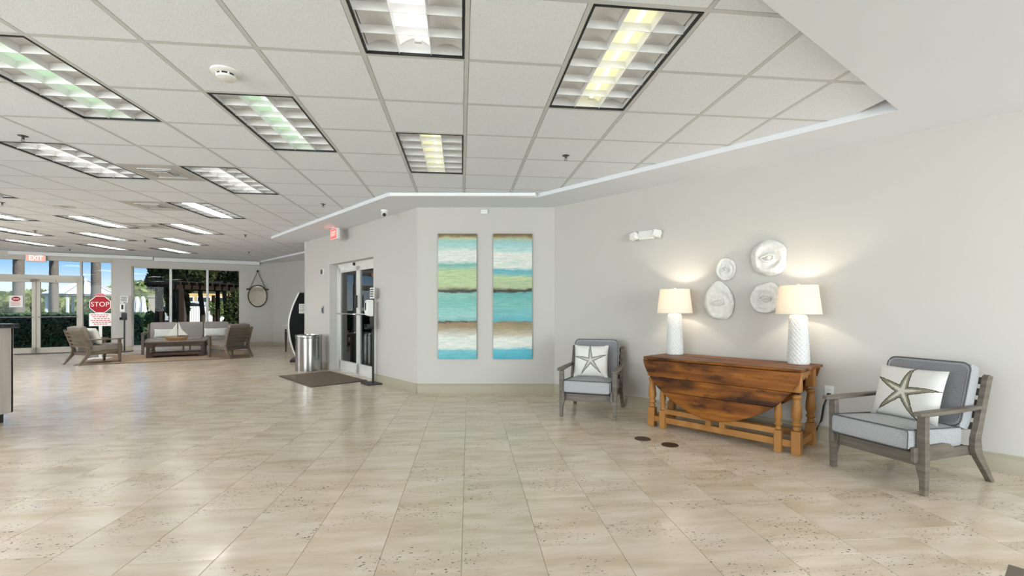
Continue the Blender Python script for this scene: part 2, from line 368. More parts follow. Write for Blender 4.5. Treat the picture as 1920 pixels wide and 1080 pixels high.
fixtures = [  # col, row, kind, label
 (1, -1, 'y', 'largest whole recessed troffer light, pale yellow lamp, right of the paintings'),
 (-1, -2, 'w', 'recessed troffer light with exposed white lamp cut by the top edge of the photo'),
 (-3, 1, 'g', 'recessed troffer light with pale green lamp beside the smoke detector'),
 (-1, 2, 'k', 'small looking recessed troffer with yellow green lamp in line with the paintings'),
 (-5, 0, 'g', 'large recessed troffer with pale green lamp at the upper left photo edge'),
 (-7, 3, 'w', 'recessed troffer light just below a sprinkler at the left photo edge, white lamp'),
 (-5, 4, 'w', 'recessed troffer light right of the first square air vent, white lamp'),
 (-7, 7, 'b', 'recessed troffer light right of the second square air vent'),
 (-9, 10, 'b', 'recessed troffer light right of the third square air vent'),
 (-11, 9, 'b', 'recessed troffer light left of the third square air vent'),
 (-11, 5, 'b', 'recessed troffer cut by the left photo edge beside the ceiling speaker'),
 (-13, 8, 'b', 'recessed troffer cut by the left photo edge, first of three bright strips there'),
 (-13, 12, 'b', 'bright recessed troffer two places behind the third air vent, over the STOP sign'),
 (-15, 11, 'b', 'recessed troffer cut by the left photo edge, second of three bright strips there'),
 (-11, 13, 'b', 'bright recessed troffer second nearest to the lounge window wall on the right'),
 (-15, 15, 'b', 'bright recessed troffer nearest to the entrance doors, beside a sprinkler'),
 (-17, 14, 'b', 'recessed troffer cut by the left photo edge, lowest bright strip above the exit sign'),
 (-13, 16, 'b', 'bright recessed troffer closest to the lounge window'),
]
UNSEEN = [(1, -5), (-1, -6), (-3, -8), (-5, -9), (-9, -2), (-11, 1), (-13, 4), (-15, 6), (-9, -7), (-15, 0), (-17, 9)]  # troffers added out of view for fill light
vents = [(-6, 4), (-8, 7), (-10, 10)]
taken = {}
for f in fixtures+[(i_, j_) for i_, j_ in UNSEEN]: taken[(f[0], f[1])] = taken[(f[0], f[1]+1)] = 1
for v_ in vents: taken[v_] = 1
deckpoly = [(11, -4.1), (-17.3, -4.1), (cfar.x, cfar.y+.1), (cfl.x, cfl.y+.1), (-2.8, 12.1), (-2.8, 11.2), (-4.5, 10.4), (-1.3, 6.9), (.7, 6.9)]
ceil = struct(MB().prism(deckpoly, ZC-.03, ZC-.005, 'z').build('ceiling', M_white, smooth=0), 'white suspended ceiling of square acoustic tiles')
cells = []
for i in range(-29, 7):
    for j in range(-11, 26):
        if (i, j) in taken: continue
        pc = gp(i+.5, j+.5); cor = [gp(i+a, j+b) for a in (0, 1) for b in (0, 1)]
        if any(inside((q.x, q.y), RECESS) for q in cor+[pc]):
            vis = any(infront(q, 10) for q in cor+[pc])
            cells.append((pc.length_squared if vis else 1e6+pc.length_squared, i, j))
cells.sort()
def tile_mesh():
    mb = MB(); e = .297; mb.box((-e, -e, .004), (e, e, .018)); mb.box((-e+.008, -e+.008, -.003), (e-.008, e-.008, .006))
    o = mb.build('ceiling_tile', M_tile, ceil); return o
rt = random.Random(3)
proto = None; rest = MB()
for k, (d, i, j) in enumerate(cells):
    p = gp(i+.5, j+.5, TZ)
    if k < 300:
        if proto is None: o = proto = tile_mesh()
        else: o = proto.copy(); C.objects.link(o)
        o.location = p; o.rotation_euler = (0, 0, th)
    else:
        rest.box((-.297, -.297, -.003), (.297, .297, .015), T(p, rz=th))
rest.build('ceiling_tile_field', M_tile, ceil, kind='stuff')
# grid bars: long main runners and the cross tees between them
for i in range(-28, 7):
    run = None
    for j in range(-11, 26):
        ok = any(inside((q.x, q.y), RECESS) for q in (gp(i, j), gp(i, j+1)))
        if ok and run is None: run = j
        if (not ok or j == 25) and run is not None:
            a = gp(i, run); Lr = (j-run)*GS
            MB().box((-.0125, 0, -.004), (.0125, Lr, .006), T(a, rz=th)).build('main_runner', M_grid, ceil, smooth=0); run = None
for j in range(-10, 26):
    run = None
    for i in range(-29, 7):
        ok = any(inside((q.x, q.y), RECESS) for q in (gp(i, j), gp(i+1, j))) and not ((i, j) in taken and (i, j-1) in taken and (i, j-1) not in vents)
        if ok and run is None: run = i
        if (not ok or i == 6) and run is not None:
            a = gp(run, j); Lr = (i-run)*GS
            MB().box((0, -.0125, -.0035), (Lr, .0125, .006), T(a, rz=th)).build('cross_tee', M_grid, ceil, smooth=0); run = None

# ---- troffers
def troffer(i, j, kind, label):
    t = thing('ceiling_light', label, 'light', gp(i+.5, j+1, TZ), th, 'recessed ceiling troffers')
    w, l = .283, .588
    lamp, refl = {'g': (L_green, R_green), 'y': (L_yel, R_yel), 'k': (L_yel, R_yel), 'w': (L_white, R_white), 'b': (L_bright, R_white)}[kind]
    f = MB()
    for s in (-1, 1): f.box((s*w-.005, -l-.005, -.006), (s*w+.008, l+.005, .008) if s > 0 else (s*w+.005, l+.005, .008)); f.box((-w, s*l-.005, -.006), (w, s*l+.006, .008))
    f.build('frame', M_black, t, smooth=0)
    MB().box((-w, -l, .10), (w, l, .115)).box((-w-.006, -l, 0), (-w, l, .115)).box((w, -l, 0), (w+.006, l, .115)).box((-w, -l-.006, 0), (w, -l, .115)).box((-w, l, 0), (w, l+.006, .115)).build('housing', M_pan, t, smooth=0)
    arc = [(-.092+.184*k/8, .05+.045*math.sin(PI*k/8)) for k in range(9)]
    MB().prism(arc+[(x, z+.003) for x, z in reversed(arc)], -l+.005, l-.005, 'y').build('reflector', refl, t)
    for s in (-1, 1):
        c = s*.188; ar = [(c-.088+.176*k/6, .045+.03*math.sin(PI*k/6)) for k in range(7)]
        MB().prism(ar+[(x, z+.003) for x, z in reversed(ar)], -l+.005, l-.005, 'y').build('side_reflector', M_pan, t)
    x0 = .02
    MB().tube([(x0, -l+.03, .062), (x0, l-.03, .062)], .013, 10).build('lamp_tube', lamp, t)
    for y in (-l+.05, l-.05): MB().box((x0-.02, y-.012, .045), (x0+.02, y+.012, .09)).build('socket', M_plastic, t)
    for s in (-1, 1): MB().prism([(s*.094-.005, .055), (s*.094+.005, .055), (s*.094+.0015, .0), (s*.094-.0015, .0)], -l, l, 'y').build('long_blade', M_blade, t, smooth=0)
    for k in range(1, 6):
        y = -l+2*l*k/6
        MB().prism([(y-.006, .045), (y+.006, .045), (y+.0015, .001), (y-.0015, .001)], -w, w, 'x').build('cross_blade', M_blade, t, smooth=0)
    return t
for f in fixtures: troffer(*f)
# unseen troffers added overhead and behind as fill light
for k, (i, j) in enumerate(UNSEEN):
    t = troffer(i, j, 'w', 'unseen recessed troffer added overhead for fill light')
    l = light('troffer_fill_light', 'AREA', UNSEEN_W*(1.5 if i > -5 else .62), (0, 0, -.006), size=(.5, 1.1), color=(.89, .945, .985)); l.parent = t

# round fill lights added out of view in the right dropped ceiling
for x, y in ((4.3, 1.2), (2.4, .1), (6.0, -.3), (4.2, -1.5), (7.8, -2.2)):
    t = thing('fill_downlight', 'round unseen fill light added in the dropped ceiling', 'light', (x, y, SZ), 0, 'added fill lights')
    MB().lathe([(.16, 0), (.158, -.006), (.125, -.008)], 28, cap=False).build('trim_ring', M_white, t)
    MB().lathe([(.125, -.002), (.004, -.002)], 28, cap=False).build('lens', L_white, t)
    l = light('fill_downlight_lamp', 'AREA', FILL_DOWN_W, (0, 0, -.012), size=(.24, .24), color=(.93, .96, .985)); l.parent = t; l.data.shape = 'DISK'
# ---- square air vents
for k, (i, j) in enumerate(vents):
    t = thing('air_vent', ['square perforated ceiling air vent between two troffers, nearest of three', 'square ceiling air vent in the middle distance, second of three', 'square ceiling air vent farthest away, third of three'][k], 'vent', gp(i+.5, j+.5, TZ), th, 'ceiling air vents')
    mm = M_vent = mat('vent_face', (.52, .51, .50), .6)
    MB().prism([(-.296, -.296), (.296, -.296), (.296, .296), (-.296, .296)], -.003, .010, 'z').build('face_plate', mm, t)
    for s in (.11, .17): 
        MB().tube([(-s, -s, -.007), (s, -s, -.007), (s, s, -.007), (-s, s, -.007)], .006, 6, True).build('deflector_ring', M_grid, t)
    MB().cbox((0, 0, -.014), (.16, .16, .008)).build('centre_plate', mm, t, bevel=.003)
    for s in (-1, 1): MB().cbox((s*.12, .05, -.006), (.02, .02, .006)).build('clip', M_greyp, t)
# ---- sprinklers
spr = [((43, 254), 'pendent fire sprinkler above a troffer at the left photo edge'), ((1061, 291), 'pendent fire sprinkler in the tile right of the paintings'),
       ((606, 382), 'pendent fire sprinkler above the double door wall, near the exit sign'), ((4, 379), 'pendent fire sprinkler cut by the left photo edge'),
       ((66, 432), 'small far fire sprinkler between bright strips at the left'), ((131, 467), 'small far fire sprinkler right above the entrance doors'),
       ((460, 440), 'small far fire sprinkler near the dropped ceiling of the double door'), ((467, 472), 'tiny fire sprinkler above the lounge corner'), ((272, 450), 'tiny round ceiling fitting between two bright strips')]
M_spr = mat('aged_bronze', (.09, .085, .08), .4, .5)
p0 = None
for (u, v), lab in spr:
    p = fl(u, v, TZ)
    if p0 is None:
        p0 = t = thing('fire_sprinkler', lab, 'sprinkler', p, 0, 'ceiling fire sprinklers')
        MB().lathe([(.037, -.001), (.036, -.006), (.018, -.010)], 20).build('escutcheon', M_spr, t)
        MB().lathe([(.011, -.008), (.011, -.022), (.007, -.026), (.007, -.036)], 12).build('body', M_spr, t)
        f = MB()
        f.tube([(-.009, 0, -.024), (-.016, 0, -.035), (-.006, 0, -.05), (.006, 0, -.05), (.016, 0, -.035), (.009, 0, -.024)], .0025, 6).build('yoke', M_spr, t)
        MB().lathe([(.017, -.05), (.018, -.052), (.004, -.055)], 16).build('deflector', M_greyp, t)
    else:
        t = copy_tree(p0); t.location = p; t['label'] = lab
# smoke detector and speaker
t = thing('smoke_detector', 'white round smoke detector on the ceiling tile beside the green lit troffer', 'detector', fl(424, 134, TZ))
MB().lathe([(.088, -.002), (.086, -.012), (.066, -.022)], 36).build('base_ring', M_plastic, t)
MB().lathe([(.052, -.02), (.052, -.034)], 32).build('vent_slot', M_black, t)
MB().lathe([(.058, -.034), (.055, -.046), (.030, -.054), (.002, -.055)], 32).build('cap', M_plastic, t)
for k in range(8):
    a = k*PI/4; MB().cbox((.055*math.cos(a), .055*math.sin(a), -.028), (.008, .008, .014)).build('rib', M_plastic, t)
t = thing('ceiling_speaker', 'round grey ceiling speaker grille in the far left tiles', 'speaker', fl(120, 386, TZ))
MB().lathe([(.135, -.003), (.132, -.010), (.118, -.012)], 32).build('rim', M_grid, t)
MB().lathe([(.116, -.009), (.06, -.012), (.004, -.013)], 32).build('grille', mat('speaker_grille', (.36, .36, .36), .6, bump=((300, 300, 300), .5, .003)), t)

# ---- floor
floorpoly = [(11, -4.1), (-17.3, -4.1), (cfar.x, cfar.y+.1), (cfl.x, cfl.y+.1), (-2.8, 12.1), (-2.8, 11.2), (-2.0, 10.5), (.7, 6.9)]
floor = struct(MB().prism(floorpoly, -.10, -.0025, 'z').build('floor', M_grout, smooth=0), 'polished beige travertine floor of staggered rectangular tiles')
tf = .0933; fx = Vector((math.cos(tf), math.sin(tf))); fy = Vector((-math.sin(tf), math.cos(tf)))
LW, LL = .4065, .61
rf = random.Random(11); ft = []
FP2 = [(10.8, -3.95), (-17.1, -3.95), (cfar.x, cfar.y+.05), (cfl.x, cfl.y+.05), (-2.85, 12.0), (-2.85, 11.3), (-3.3, 9.0), (-1.35, 6.77), (.65, 6.77)]
for i in range(-48, 29):
    off = rf.choice([0, .2, .4, .1, .3])*LL*2+rf.uniform(-.05, .05)
    for j in range(-8, 30):
        x = -.035+i*LW; y = j*LL+off
        p = fx*(x+LW/2)+fy*(y+LL/2); q = Vector((p.x, p.y, 0))
        if not any(inside(tuple(fx*(x+a*LW)+fy*(y+b*LL)), FP2) for a in (0, .5, 1) for b in (0, .5, 1)): continue
        vis = any(infront(Vector((*(fx*(x+a*LW)+fy*(y+b*LL)), 0)), 5) for a in (0, 1) for b in (0, 1))
        ft.append((q.length_squared if vis else 1e6+q.length_squared, q))
ft.sort(key=lambda a: a[0])
prt = None; rest = MB(); g = .0011
for k, (d, q) in enumerate(ft):
    if k < 300:
        if prt is None:
            a, b = LW/2-g, LL/2-g; c = .0008
            mb = MB(); v = []
            for (sx_, sy_) in ((-1, -1), (1, -1), (1, 1), (-1, 1)): v.append((sx_*a, sy_*b, -.004))
            for (sx_, sy_) in ((-1, -1), (1, -1), (1, 1), (-1, 1)): v.append((sx_*a, sy_*b, -c))
            for (sx_, sy_) in ((-1, -1), (1, -1), (1, 1), (-1, 1)): v.append((sx_*(a-c), sy_*(b-c), 0))
            mb.add(v, [(8, 9, 10, 11)]+[(i, (i+1) % 4, (i+1) % 4+4, i+4) for i in range(4)]+[(i+4, (i+1) % 4+4, (i+1) % 4+8, i+8) for i in range(4)])
            o = prt = mb.build('floor_tile', M_trav, floor, smooth=0)
        else: o = prt.copy(); C.objects.link(o)
        o.location = (q.x, q.y, rf.uniform(-.0004, 0)); o.rotation_euler = (0, 0, tf)
    else:
        M = T(q, rz=tf); a, b = LW/2-g, LL/2-g
        rest.add([(-a, -b, 0), (a, -b, 0), (a, b, 0), (-a, b, 0)], [(0, 1, 2, 3)], M)
rest.build('floor_tile_field', M_trav, floor, smooth=0, kind='stuff')

# ---- front door of the far wall: double leaf, transom, sidelight
def framed(line, off):
    return T(line.pt(0, 0, off), rz=line.rz)
Mf = framed(W_far, -.08)
d = thing('door_1', None or 'far glazed entrance with double doors, transom and sidelight', 'door'); d['kind'] = 'structure'; del d['category']
def bx(name, m, par, a, b, M, bevel=.004): return MB().box(a, b, M).build(name, m, par, bevel=bevel)
sJ, sM, sR = uF(150), uF(66), sB
x_left = 2*sM-sJ
fr = MB()
fr.box((sA, -.05, zD-.06), (sB, .05, zD), Mf)                         # head
fr.box((sA, -.05, 2.03), (sJ, .05, 2.14), Mf)                         # transom bar
fr.box((sJ-.03, -.05, 0), (sJ+.05, .05, 2.14), Mf); fr.box((sJ-.012, -.04, 2.1), (sJ+.03, .04, zD), Mf)
fr.box((sB-.05, -.05, 0), (sB, .05, zD), Mf); fr.box((sJ, -.05, 0), (sB, .05, .09), Mf)
fr.box((x_left-.07, -.05, 0), (x_left, .05, zD), Mf); fr.box((sA, -.05, 0), (x_left, .05, .09), Mf)
fr.build('door_frame', M_frame, d, smooth=0)
for a, b in ((x_left, sM), (sM, sJ)):
    lf = MB()
    lf.box((a+.005, -.025, .02), (a+.085, .025, 2.03), Mf); lf.box((b-.085, -.025, .02), (b-.005, .025, 2.03), Mf)
    lf.box((a+.005, -.025, .02), (b-.005, .025, .17), Mf); lf.box((a+.005, -.025, 1.94), (b-.005, .025, 2.03), Mf)
    o = lf.build('door_leaf', M_frame, d, smooth=0)
    bx('pane', M_glass, o, (a+.085, -.004, .17), (b-.085, .004, 1.94), Mf, 0)
    MB().tube([Mf @ Vector((a+.05, -.07, 1.0)), Mf @ Vector((b-.05, -.07, 1.0))], .014, 8).build('push_bar', M_greyp, o)
    MB().box((a+.1 if a == sM else b-.4, -.08, 1.95), (a+.4 if a == sM else b-.1, -.03, 2.0), Mf).build('door_closer', M_frame, o)
bx('pane', M_glass, d, (sA, -.004, 2.14), (sJ, .004, zD-.06), Mf, 0); bx('pane', M_glass, d, (sJ+.05, -.004, .09), (sB-.05, .004, zD-.06), Mf, 0)
bx('pane', M_glass, d, (sA, -.004, .09), (x_left-.07, .004, 2.14), Mf, 0)
# lounge window with two mullions
w = thing('window_1', 'wide lounge window of three tall panes', 'window'); w['kind'] = 'structure'; del w['category']
ms = [sC, uF(319.5), uF(388.5), sD]
wf = MB(); wf.box((sC, -.05, .10), (sD, .05, .15), Mf); wf.box((sC, -.05, 2.42), (sD, .05, 2.46), Mf)
wf.box((sC, -.05, .1), (sC+.03, .05, 2.46), Mf); wf.box((sD-.03, -.05, .1), (sD, .05, 2.46), Mf)
wf.build('window_frame', M_frame, w, smooth=0)
for s_ in ms[1:3]: bx('mullion', M_dframe, w, (s_-.03, -.05, .15), (s_+.03, .05, 2.42), Mf)
for k in range(3): bx('pane', M_glass, w, (ms[k]+.03, -.004, .15), (ms[k+1]-.03, .004, 2.42), Mf, 0)

# ---- double glass door in the angled wall, recessed
Me = framed(W_entry, -.15)
d = thing('door_2', 'white double glass door recessed in the angled wall', 'door'); d['kind'] = 'structure'; del d['category']
fr = MB(); fr.box((s0d, -.0, 2.03), (s1d, .08, 2.115), Me); fr.box((s0d, 0, 0), (s0d+.07, .08, 2.1), Me); fr.box((s1d-.07, 0, 0), (s1d, .08, 2.1), Me)
fr.box((s0d, 0, 0), (s1d, .08, .012), Me)
fr.build('door_frame', M_dframe, d, smooth=0)
sm = W_entry.s(676)+.05; sm = (s0d+s1d)/2
for k, (a, b) in enumerate(((s0d+.07, sm), (sm, s1d-.07))):
    lf = MB(); lf.box((a+.004, .01, .015), (a+.075, .055, 2.03), Me); lf.box((b-.075, .01, .015), (b-.004, .055, 2.03), Me)
    lf.box((a+.004, .01, .015), (b-.004, .055, .20), Me); lf.box((a+.004, .01, 1.95), (b-.004, .055, 2.03), Me)
    o = lf.build('door_leaf', M_dframe, d, smooth=0)
    bx('pane', M_dglass, o, (a+.075, .028, .20), (b-.075, .036, 1.95), Me, 0)
    MB().tube([Me @ Vector((a+.02, .012, 1.13)), Me @ Vector((a+.06, -.05, 1.13)), Me @ Vector((b-.06, -.05, 1.13)), Me @ Vector((b-.02, .012, 1.13))], .014, 8).build('push_bar', M_chrome, o)
    MB().tube([Me @ Vector(((b-.045) if k == 0 else (a+.045), -.03, 1.25)), Me @ Vector(((b-.045) if k == 0 else (a+.045), -.03, 1.48))], .012, 8).build('pull_handle', M_dark, o)
MB().box((s0d+.30, -.05, 1.98), (s0d+.46, .01, 2.06), Me).build('door_sensor', M_plastic, d, bevel=.006)
MB().lathe([(.03, 0), (.028, .03), (.012, .04)], 16, M=Me @ T((sm-.12, 0, 2.075), rx=PI/2)).build('motion_sensor', M_black, d)
# vestibule behind it
vt = thing('vestibule_fill_light', 'unseen fill light added in the vestibule behind the double door', 'light', Me @ Vector(((s0d+s1d)/2, 1.3, 2.70)), W_entry.rz)  # unseen lamp added to brighten the room behind the glass
MB().cbox((0, 0, -.02), (.5, .5, .04)).build('diffuser', L_white, vt)
vl = light('vestibule_fill_lamp', 'AREA', 16, (0, 0, -.045), size=(.45, .45)); vl.parent = vt
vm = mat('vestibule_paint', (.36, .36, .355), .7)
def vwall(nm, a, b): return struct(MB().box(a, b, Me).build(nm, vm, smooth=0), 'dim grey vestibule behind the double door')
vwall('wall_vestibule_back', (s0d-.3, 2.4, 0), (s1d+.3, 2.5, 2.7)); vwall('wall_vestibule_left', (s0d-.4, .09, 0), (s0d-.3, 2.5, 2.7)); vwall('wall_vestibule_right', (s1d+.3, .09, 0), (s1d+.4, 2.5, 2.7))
struct(MB().box((s0d-.4, .0, -.03), (s1d+.4, 2.5, -.001), Me).build('floor_vestibule', M_trav, smooth=0)); struct(MB().box((s0d-.4, .09, 2.7), (s1d+.4, 2.5, 2.8), Me).build('ceiling_vestibule', M_white, smooth=0))
#@@PART2
# ------------------------------------------------------------------ furniture builders
def rbox(w, d, h, r=.03, puff=.0):
    """rounded cushion block centred on its base"""
    mb = MB(); n = 6; V = {}
    bm = mb.bm
    bmesh.ops.create_cube(bm, size=1)
    bmesh.ops.subdivide_edges(bm, edges=bm.edges[:], cuts=5, use_grid_fill=True)
    for v in bm.verts:
        x, y, z = v.co*2
        p = Vector((x*w/2, y*d/2, z*h/2)); c = Vector((max(-w/2+r, min(w/2-r, p.x)), max(-d/2+r, min(d/2-r, p.y)), max(-h/2+r, min(h/2-r, p.z))))
        k = p-c
        if k.length > r: p = c+k.normalized()*r
        f = (1-x*x)*(1-y*y); p.z += puff*f*(1 if z > 0 else -.3); v.co = p+Vector((0, 0, h/2))
    return mb
def rrect(w, h, r, n=5):
    pts = []
    for cx, cy, a0 in ((w/2-r, h/2-r, 0), (-w/2+r, h/2-r, 90), (-w/2+r, -h/2+r, 180), (w/2-r, -h/2+r, 270)):
        for k in range(n+1):
            a = R(a0+90*k/n); pts.append((cx+r*math.cos(a), cy+r*math.sin(a)))
    return pts
def star_mat(name, cream=(.74, .72, .69), arm=(.45, .42, .36), dark=(.10, .095, .085), rot=0.1, rad=.175, wd=.036):
    m = bpy.data.materials.new(name); m.use_nodes = True; nt = m.node_tree; N = nt.nodes.new; K = nt.links.new
    b = nt.nodes['Principled BSDF']; b.inputs['Roughness'].default_value = .9; b.inputs['Specular IOR Level'].default_value = .1
    tc = N('ShaderNodeTexCoord'); sx = N('ShaderNodeSeparateXYZ')
    nz = N('ShaderNodeTexNoise'); nz.inputs['Scale'].default_value = 60; K(tc.outputs['Object'], nz.inputs['Vector'])
    K(tc.outputs['Object'], sx.inputs[0])
    def M_(op, a, b_=None, c=None):
        n = N('ShaderNodeMath'); n.operation = op
        for i, q in enumerate((a, b_, c)):
            if q is None: continue
            if isinstance(q, (int, float)): n.inputs[i].default_value = q
            else: K(q, n.inputs[i])
        return n.outputs[0]
    X, Y = sx.outputs[0], sx.outputs[1]
    r = M_('SQRT', M_('ADD', M_('MULTIPLY', X, X), M_('MULTIPLY', Y, Y)))
    th_ = M_('ADD', M_('ARCTAN2', X, Y), rot)
    a = M_('WRAP', th_, PI/5, -PI/5); aa = M_('ABSOLUTE', a)
    along = M_('MULTIPLY', r, M_('COSINE', aa)); dist = M_('MULTIPLY', r, M_('SINE', aa))
    wdt = M_('MULTIPLY', M_('SUBTRACT', 1, M_('POWER', M_('ABSOLUTE', M_('DIVIDE', along, rad)), 1.7)), wd)
    wdt = M_('MULTIPLY', wdt, M_('LESS_THAN', along, rad))
    wdt = M_('ADD', wdt, M_('MULTIPLY', M_('SUBTRACT', nz.outputs['Fac'], .5), .010))
    e = M_('SUBTRACT', wdt, dist)
    en = M_('ADD', M_('MULTIPLY', e, 20), .5)
    rp = N('ShaderNodeValToRGB'); E = rp.color_ramp.elements; E[0].position = .0; E[0].color = (*cream, 1); E[1].position = .92; E[1].color = (.62, .60, .54, 1)
    for p, c in ((.47, cream), (.505, dark), (.60, dark), (.66, arm), (.76, (.20, .18, .15)), (.84, arm)):
        k = E.new(p); k.color = (*c, 1)
    K(en, rp.inputs['Fac'])
    front = M_('GREATER_THAN', sx.outputs[2], 0.0)
    mx = N('ShaderNodeMix'); mx.data_type = 'RGBA'; mx.inputs[6].default_value = (*cream, 1); K(front, mx.inputs[0]); K(rp.outputs[0], mx.inputs[7]); K(mx.outputs[2], b.inputs['Base Color'])
    bp = N('ShaderNodeBump'); bp.inputs['Strength'].default_value = .25; bp.inputs['Distance'].default_value = .002; n2 = N('ShaderNodeTexNoise'); n2.inputs['Scale'].default_value = 300
    K(tc.outputs['Object'], n2.inputs['Vector']); K(n2.outputs['Fac'], bp.inputs['Height']); K(bp.outputs[0], b.inputs['Normal'])
    return m
def pillow_mb(w, h, t, n=16):
    mb = MB(); v = []; f = []
    for sgn in (1, -1):
        for i in range(n+1):
            for j in range(n+1):
                x, y = -1+2*i/n, -1+2*j/n
                pin = 1-.07*(1-abs(x*y))**2*(abs(x)**6+abs(y)**6 > .4)
                zz = sgn*t/2*((1-x**4)*(1-y**4))**.6
                v.append((x*w/2*(1-.05*(1-y*y)*abs(x)), y*h/2*(1-.05*(1-x*x)*abs(y)), zz))
    o = (n+1)**2
    for s_ in (0, 1):
        for i in range(n):
            for j in range(n):
                a = s_*o+i*(n+1)+j; q = (a, a+n+1, a+n+2, a+1); f.append(q if s_ == 0 else q[::-1])
    mb.add(v, f); bmesh.ops.remove_doubles(mb.bm, verts=mb.bm.verts, dist=1e-4); return mb
def pillow(name, label, w, h, t, m, Mw, group=None, pipe=None):
    o = pillow_mb(w, h, t).build(name, m, smooth=80); o.matrix_world = Mw
    tag(o, label, 'cushion', group)
    return o
def chair(label, wood, fab, fabs, pos, fwd, group, pipe=True):
    rz = math.atan2(fwd[0], -fwd[1])
    t = thing('armchair', label, 'armchair', (pos[0], pos[1], 0), rz, group)
    for s in (-1, 1):
        MB().prism([(s*.325, .53), (s*.275, .53), (s*.268, .34), (s*.250, .26), (s*.262, .19), (s*.284, .10), (s*.287, 0), (s*.320, 0), (s*.325, .2)], -.345, -.300, 'y').build('front_leg', wood, t, bevel=.004)
        MB().prism([(.445, 0), (.405, 0), (.235, .20), (.205, .25), (.212, .33), (.255, .43), (.365, .755), (.385, .77), (.425, .755), (.325, .46), (.285, .32), (.30, .22)], s*.322, s*.284, 'x').build('rear_leg', wood, t, bevel=.004)
        MB().prism([(-.385, .215), (-.385, .315), (-.06, .315), (0, .305), (.05, .275), (.23, .27), (.23, .205)], s*.284, s*.258, 'x').build('side_rail', wood, t, bevel=.004)
        MB().prism([(s*.292, -.415), (s*.335, -.405), (s*.350, -.30), (s*.342, .05), (s*.325, .335), (s*.290, .335), (s*.280, .05), (s*.272, -.30), (s*.278, -.395)], .532, .557, 'z').build('armrest', wood, t, bevel=.006)
    MB().box((-.26, -.325, .185), (.26, -.298, .275)).build('front_rail', wood, t, bevel=.004)
    MB().box((-.285, .235, .20), (.285, .262, .26)).build('rear_rail', wood, t, bevel=.004)
    for k in range(5):
        z = .40+.08*k; y = .288+(z-.40)*.333
        MB().cbox((0, 0, 0), (.57, .012, .052), T((0, y, z), rx=R(-18.4))).build('back_slat', wood, t, bevel=.003)
    b = rbox(.53, .60, .145, .028, .014).build('seat_cushion', fab, t); b.location = (0, -.115, .275); b.rotation_euler = (R(-3), 0, 0)
    MB().box((-.245, .0, .255), (.245, .22, .27)).box((-.245, -.34, .255), (.245, -.12, .27)).build('seat_board', wood, t)
    c = rbox(.545, .125, .48, .03, 0).build('back_cushion', fab, t); c.location = (0, .198, .38); c.rotation_euler = (R(-18), 0, 0)
    fp = MB().prism(rrect(.50, .43, .05), -.0015, .0015, 'z').build('back_panel', fabs, c); fp.location = (0, -.0635, .24); fp.rotation_euler = (PI/2, 0, 0)
    if pipe:
        pp = MB().tube([(x, -.064, z+.24) for x, z in rrect(.535, .47, .055)], .0055, 6, True).build('piping', M_pipe, c)
        MB().tube([(x, y, .140) for x, y in rrect(.52, .59, .03)], .0045, 6, True).build('piping', M_pipe, b)
        MB().tube([(x, -.298, z+.072) for x, z in rrect(.515, .13, .02)], .0035, 6, True).build('piping', M_pipe, b)
    return t
def local(t, loc, rx=0, ry=0, rz=0):
    return T(t.location, rz=t.rotation_euler[2]) @ T(loc, rx=rx, ry=ry, rz=rz)

# ------------------------------------------------------------------ the two armchairs and their starfish cushions
M_star1 = star_mat('starfish_print_light', rot=.07, arm=(.50, .49, .45), dark=(.13, .13, .125), wd=.025, rad=.205)
M_star2 = star_mat('starfish_print_tan', cream=(.70, .68, .66), rot=-.12, arm=(.33, .30, .22), dark=(.075, .07, .05), wd=.031, rad=.225)
def mid(a, b, k=.5): return (a[0]+(b[0]-a[0])*k, a[1]+(b[1]-a[1])*k)
# left chair: front feet at (.55,5.33) and (1.16,5.11)
f1 = Vector((-.34, -.94)).normalized(); m1 = Vector((.855, 5.22))-f1*.322
ch1 = chair('grey upholstered wooden armchair between the paintings wall and the pine table', M_wood, M_fab, M_fabd, m1, f1, 'starfish cushion armchairs')
pillow('throw_cushion', 'white square cushion with small starfish print on the armchair left of the table', .41, .40, .12, M_star1, local(ch1, (-.03, .055, .605), rx=R(72), rz=R(3)), 'starfish cushions')
f2 = Vector((-.94, -.34)).normalized(); m2 = Vector((2.64, 3.36))-f2*.322
ch2 = chair('grey upholstered wooden armchair right of the pine table, nearest the camera', M_wood, M_fab, M_fabd, m2, f2, 'starfish cushion armchairs')
pillow('throw_cushion', 'cream cushion with large tan starfish print on the armchair right of the table', .46, .40, .13, M_star2, local(ch2, (-.0, .045, .605), rx=R(72), rz=R(-3)), 'starfish cushions')

